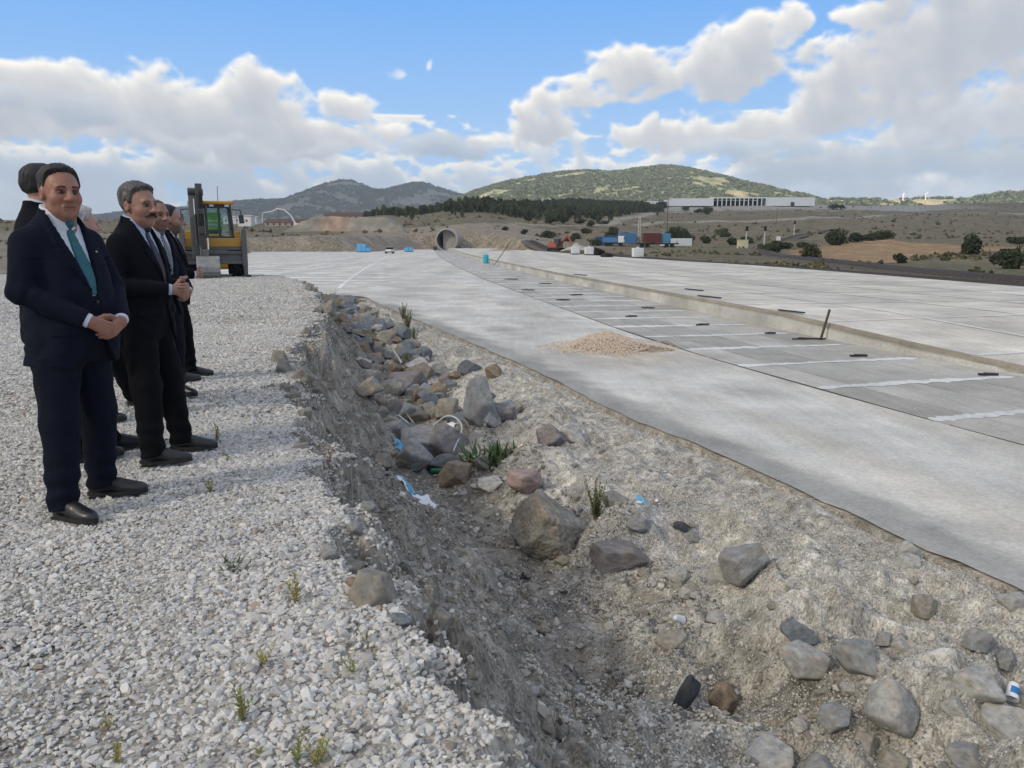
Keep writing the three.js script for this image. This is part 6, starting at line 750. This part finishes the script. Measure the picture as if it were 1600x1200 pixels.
  { const t = thing('trackside_sign', 'small white trackside sign by the railway bend', 'sign', [75, land(75, 216), -216]); mesh('sign_post', bar([0, 0, 0], [0, 1.8, 0], .06), M.silver, t); mesh('sign_board', box(1.2, 1.2, .06, 0, 2.2, .08), cm(.75, .75, .75), t); }
  { const t = thing('equipment_hut', 'small pale yellow equipment hut above the scrub', 'hut', [66.8, land(66.8, 222) - .3, -222]), ym = cm(.66, .58, .36); mesh('wall', box(2.6, 2.5, 2.4, 0, 1.5, 0, .04), ym, t); mesh('roof', box(2.8, .14, 2.6, 0, 2.82, 0), cm(.6, .55, .42), t); mesh('hut_door', box(.8, 1.8, .06, .5, 1.2, 1.22), cm(.6, .53, .34), t); }
}
// ---------------------------------------------------------------- bushes and lone trees
{
  const r = rng(61), kinds = [[3, 900, 1, .62, 1, .2, 9], [11, 1100, 1, .8, 1, .19, 10], [23, 800, 1, .45, .9, .2, 8]].map(([s, n, ...a]) => leafCrown(s, n, a[0], a[1], a[2], a[3], a[4], .05));
  const bark = std({ color: rgb(.06, .048, .035), roughness: 1 });
  const bush = (name, label, cat, x, s, w, h, k, m, group, trunk = 0) => { const t = thing(name, label, cat, [x, land(x, s) - .1, -s], r() * 6, group), c = mesh('crown', kinds[k], M.leaf[m], t); c.scale.set(w * .5, h * (1 - trunk) * .62, w * .5); c.position.y = h * trunk; const st = []; for (let i = 0; i < 4; i++) { const a = i * 1.6 + r(); st.push(bar([Math.cos(a) * w * .03, 0, Math.sin(a) * w * .03], [Math.cos(a) * w * .2, h * (trunk + .4), Math.sin(a) * w * .2], .05 * w * .4, 6, .02)); } mesh('trunk', join(st), bark, t); };
  bush('round_bush', 'large round dark bush at the corner of the wheat field', 'bush', 78.7, 131, 3.6, 3.5, 1, 2); bush('round_bush', 'biggest dense dark bush beside the railway', 'bush', 46.8, 71.6, 3.0, 2.0, 1, 2); bush('lone_tree', 'flat-crowned dark tree behind the biggest bush', 'tree', 118, 178, 5.4, 4.0, 2, 2, null, .35); bush('round_bush', 'upright green bush by the bend of the track', 'bush', 39.8, 101.5, 2.9, 2.3, 1, 3); bush('small_tree', 'small dark tree at the near edge of the wheat field', 'tree', 45.4, 89.5, 1.8, 1.7, 0, 2); bush('round_bush', 'dark leafy bush at the head of the wheat field', 'bush', 89.8, 213, 6, 4.6, 1, 2);
  for (const [x, s, w, h] of [[60, 180, 4.5, 3], [66, 192, 4, 2.4], [72, 204, 5, 3], [80, 208, 5, 2.6], [97, 228, 5, 3.4], [104, 232, 5, 3], [112, 243, 6, 3.6], [118, 250, 6, 3.4], [124, 256, 6, 3.2], [56, 165, 3.5, 2], [52, 152, 3, 1.8]]) bush('hedge_bush', 'scrubby green bush in the hedge behind the wheat field', 'bush', x, s, w, h, Math.floor(r() * 3), r() < .5 ? 2 : 0, 'hedge behind the wheat field');
  for (const [x, s, w, h] of [[14, 295, 6, 5], [21, 280, 5, 4], [24.8, 228, 4, 4.5], [37.9, 299, 6, 6], [41, 289, 7, 6], [25, 301, 5, 4], [41, 308, 5, 7], [61.8, 290, 8, 6.5], [64, 287, 6, 6], [56.6, 282, 5, 5], [59, 256, 5, 4], [72, 288, 3.5, 3], [65, 256, 4, 3], [84, 304, 6, 4], [70.7, 245, 5, 4], [76, 247, 5, 4.5], [30.7, 321, 5, 4], [5, 305, 4, 3.5], [-2.6, 313, 4, 3], [48, 262, 4, 3.6], [33, 262, 4, 3.4], [90, 330, 6, 4], [97, 352, 5, 3.5]]) bush('pasture_bush', 'dark scrub bush scattered on the brown pasture', 'bush', x, s, w * .85, h * .8, Math.floor(r() * 3), Math.floor(r() * 3), 'bushes on the pasture');
  for (const [x, s, w, h] of [[260, 876, 11, 8], [270, 880, 8, 6], [329, 790, 10, 7], [337, 792, 9, 6], [179, 744, 8, 7], [167, 662, 9, 7], [201, 781, 5, 5], [180, 800, 7, 6], [41, 551, 6, 6], [57, 532, 6, 6], [80, 678, 6, 8], [25, 376, 4, 4], [18, 357, 5, 5], [34, 386, 5, 4], [36, 349, 4, 4], [8, 372, 4, 4.5], [48, 402, 5, 4]]) bush('pasture_tree', 'small dark tree far out on the rising pasture', 'tree', x, s, w, h, Math.floor(r() * 3), Math.floor(r() * 3), 'trees far out on the pasture', .12);
}
scene.traverse((o) => { if (o.isMesh) { o.castShadow = true; o.receiveShadow = true; } });
renderer.render(scene, camera);
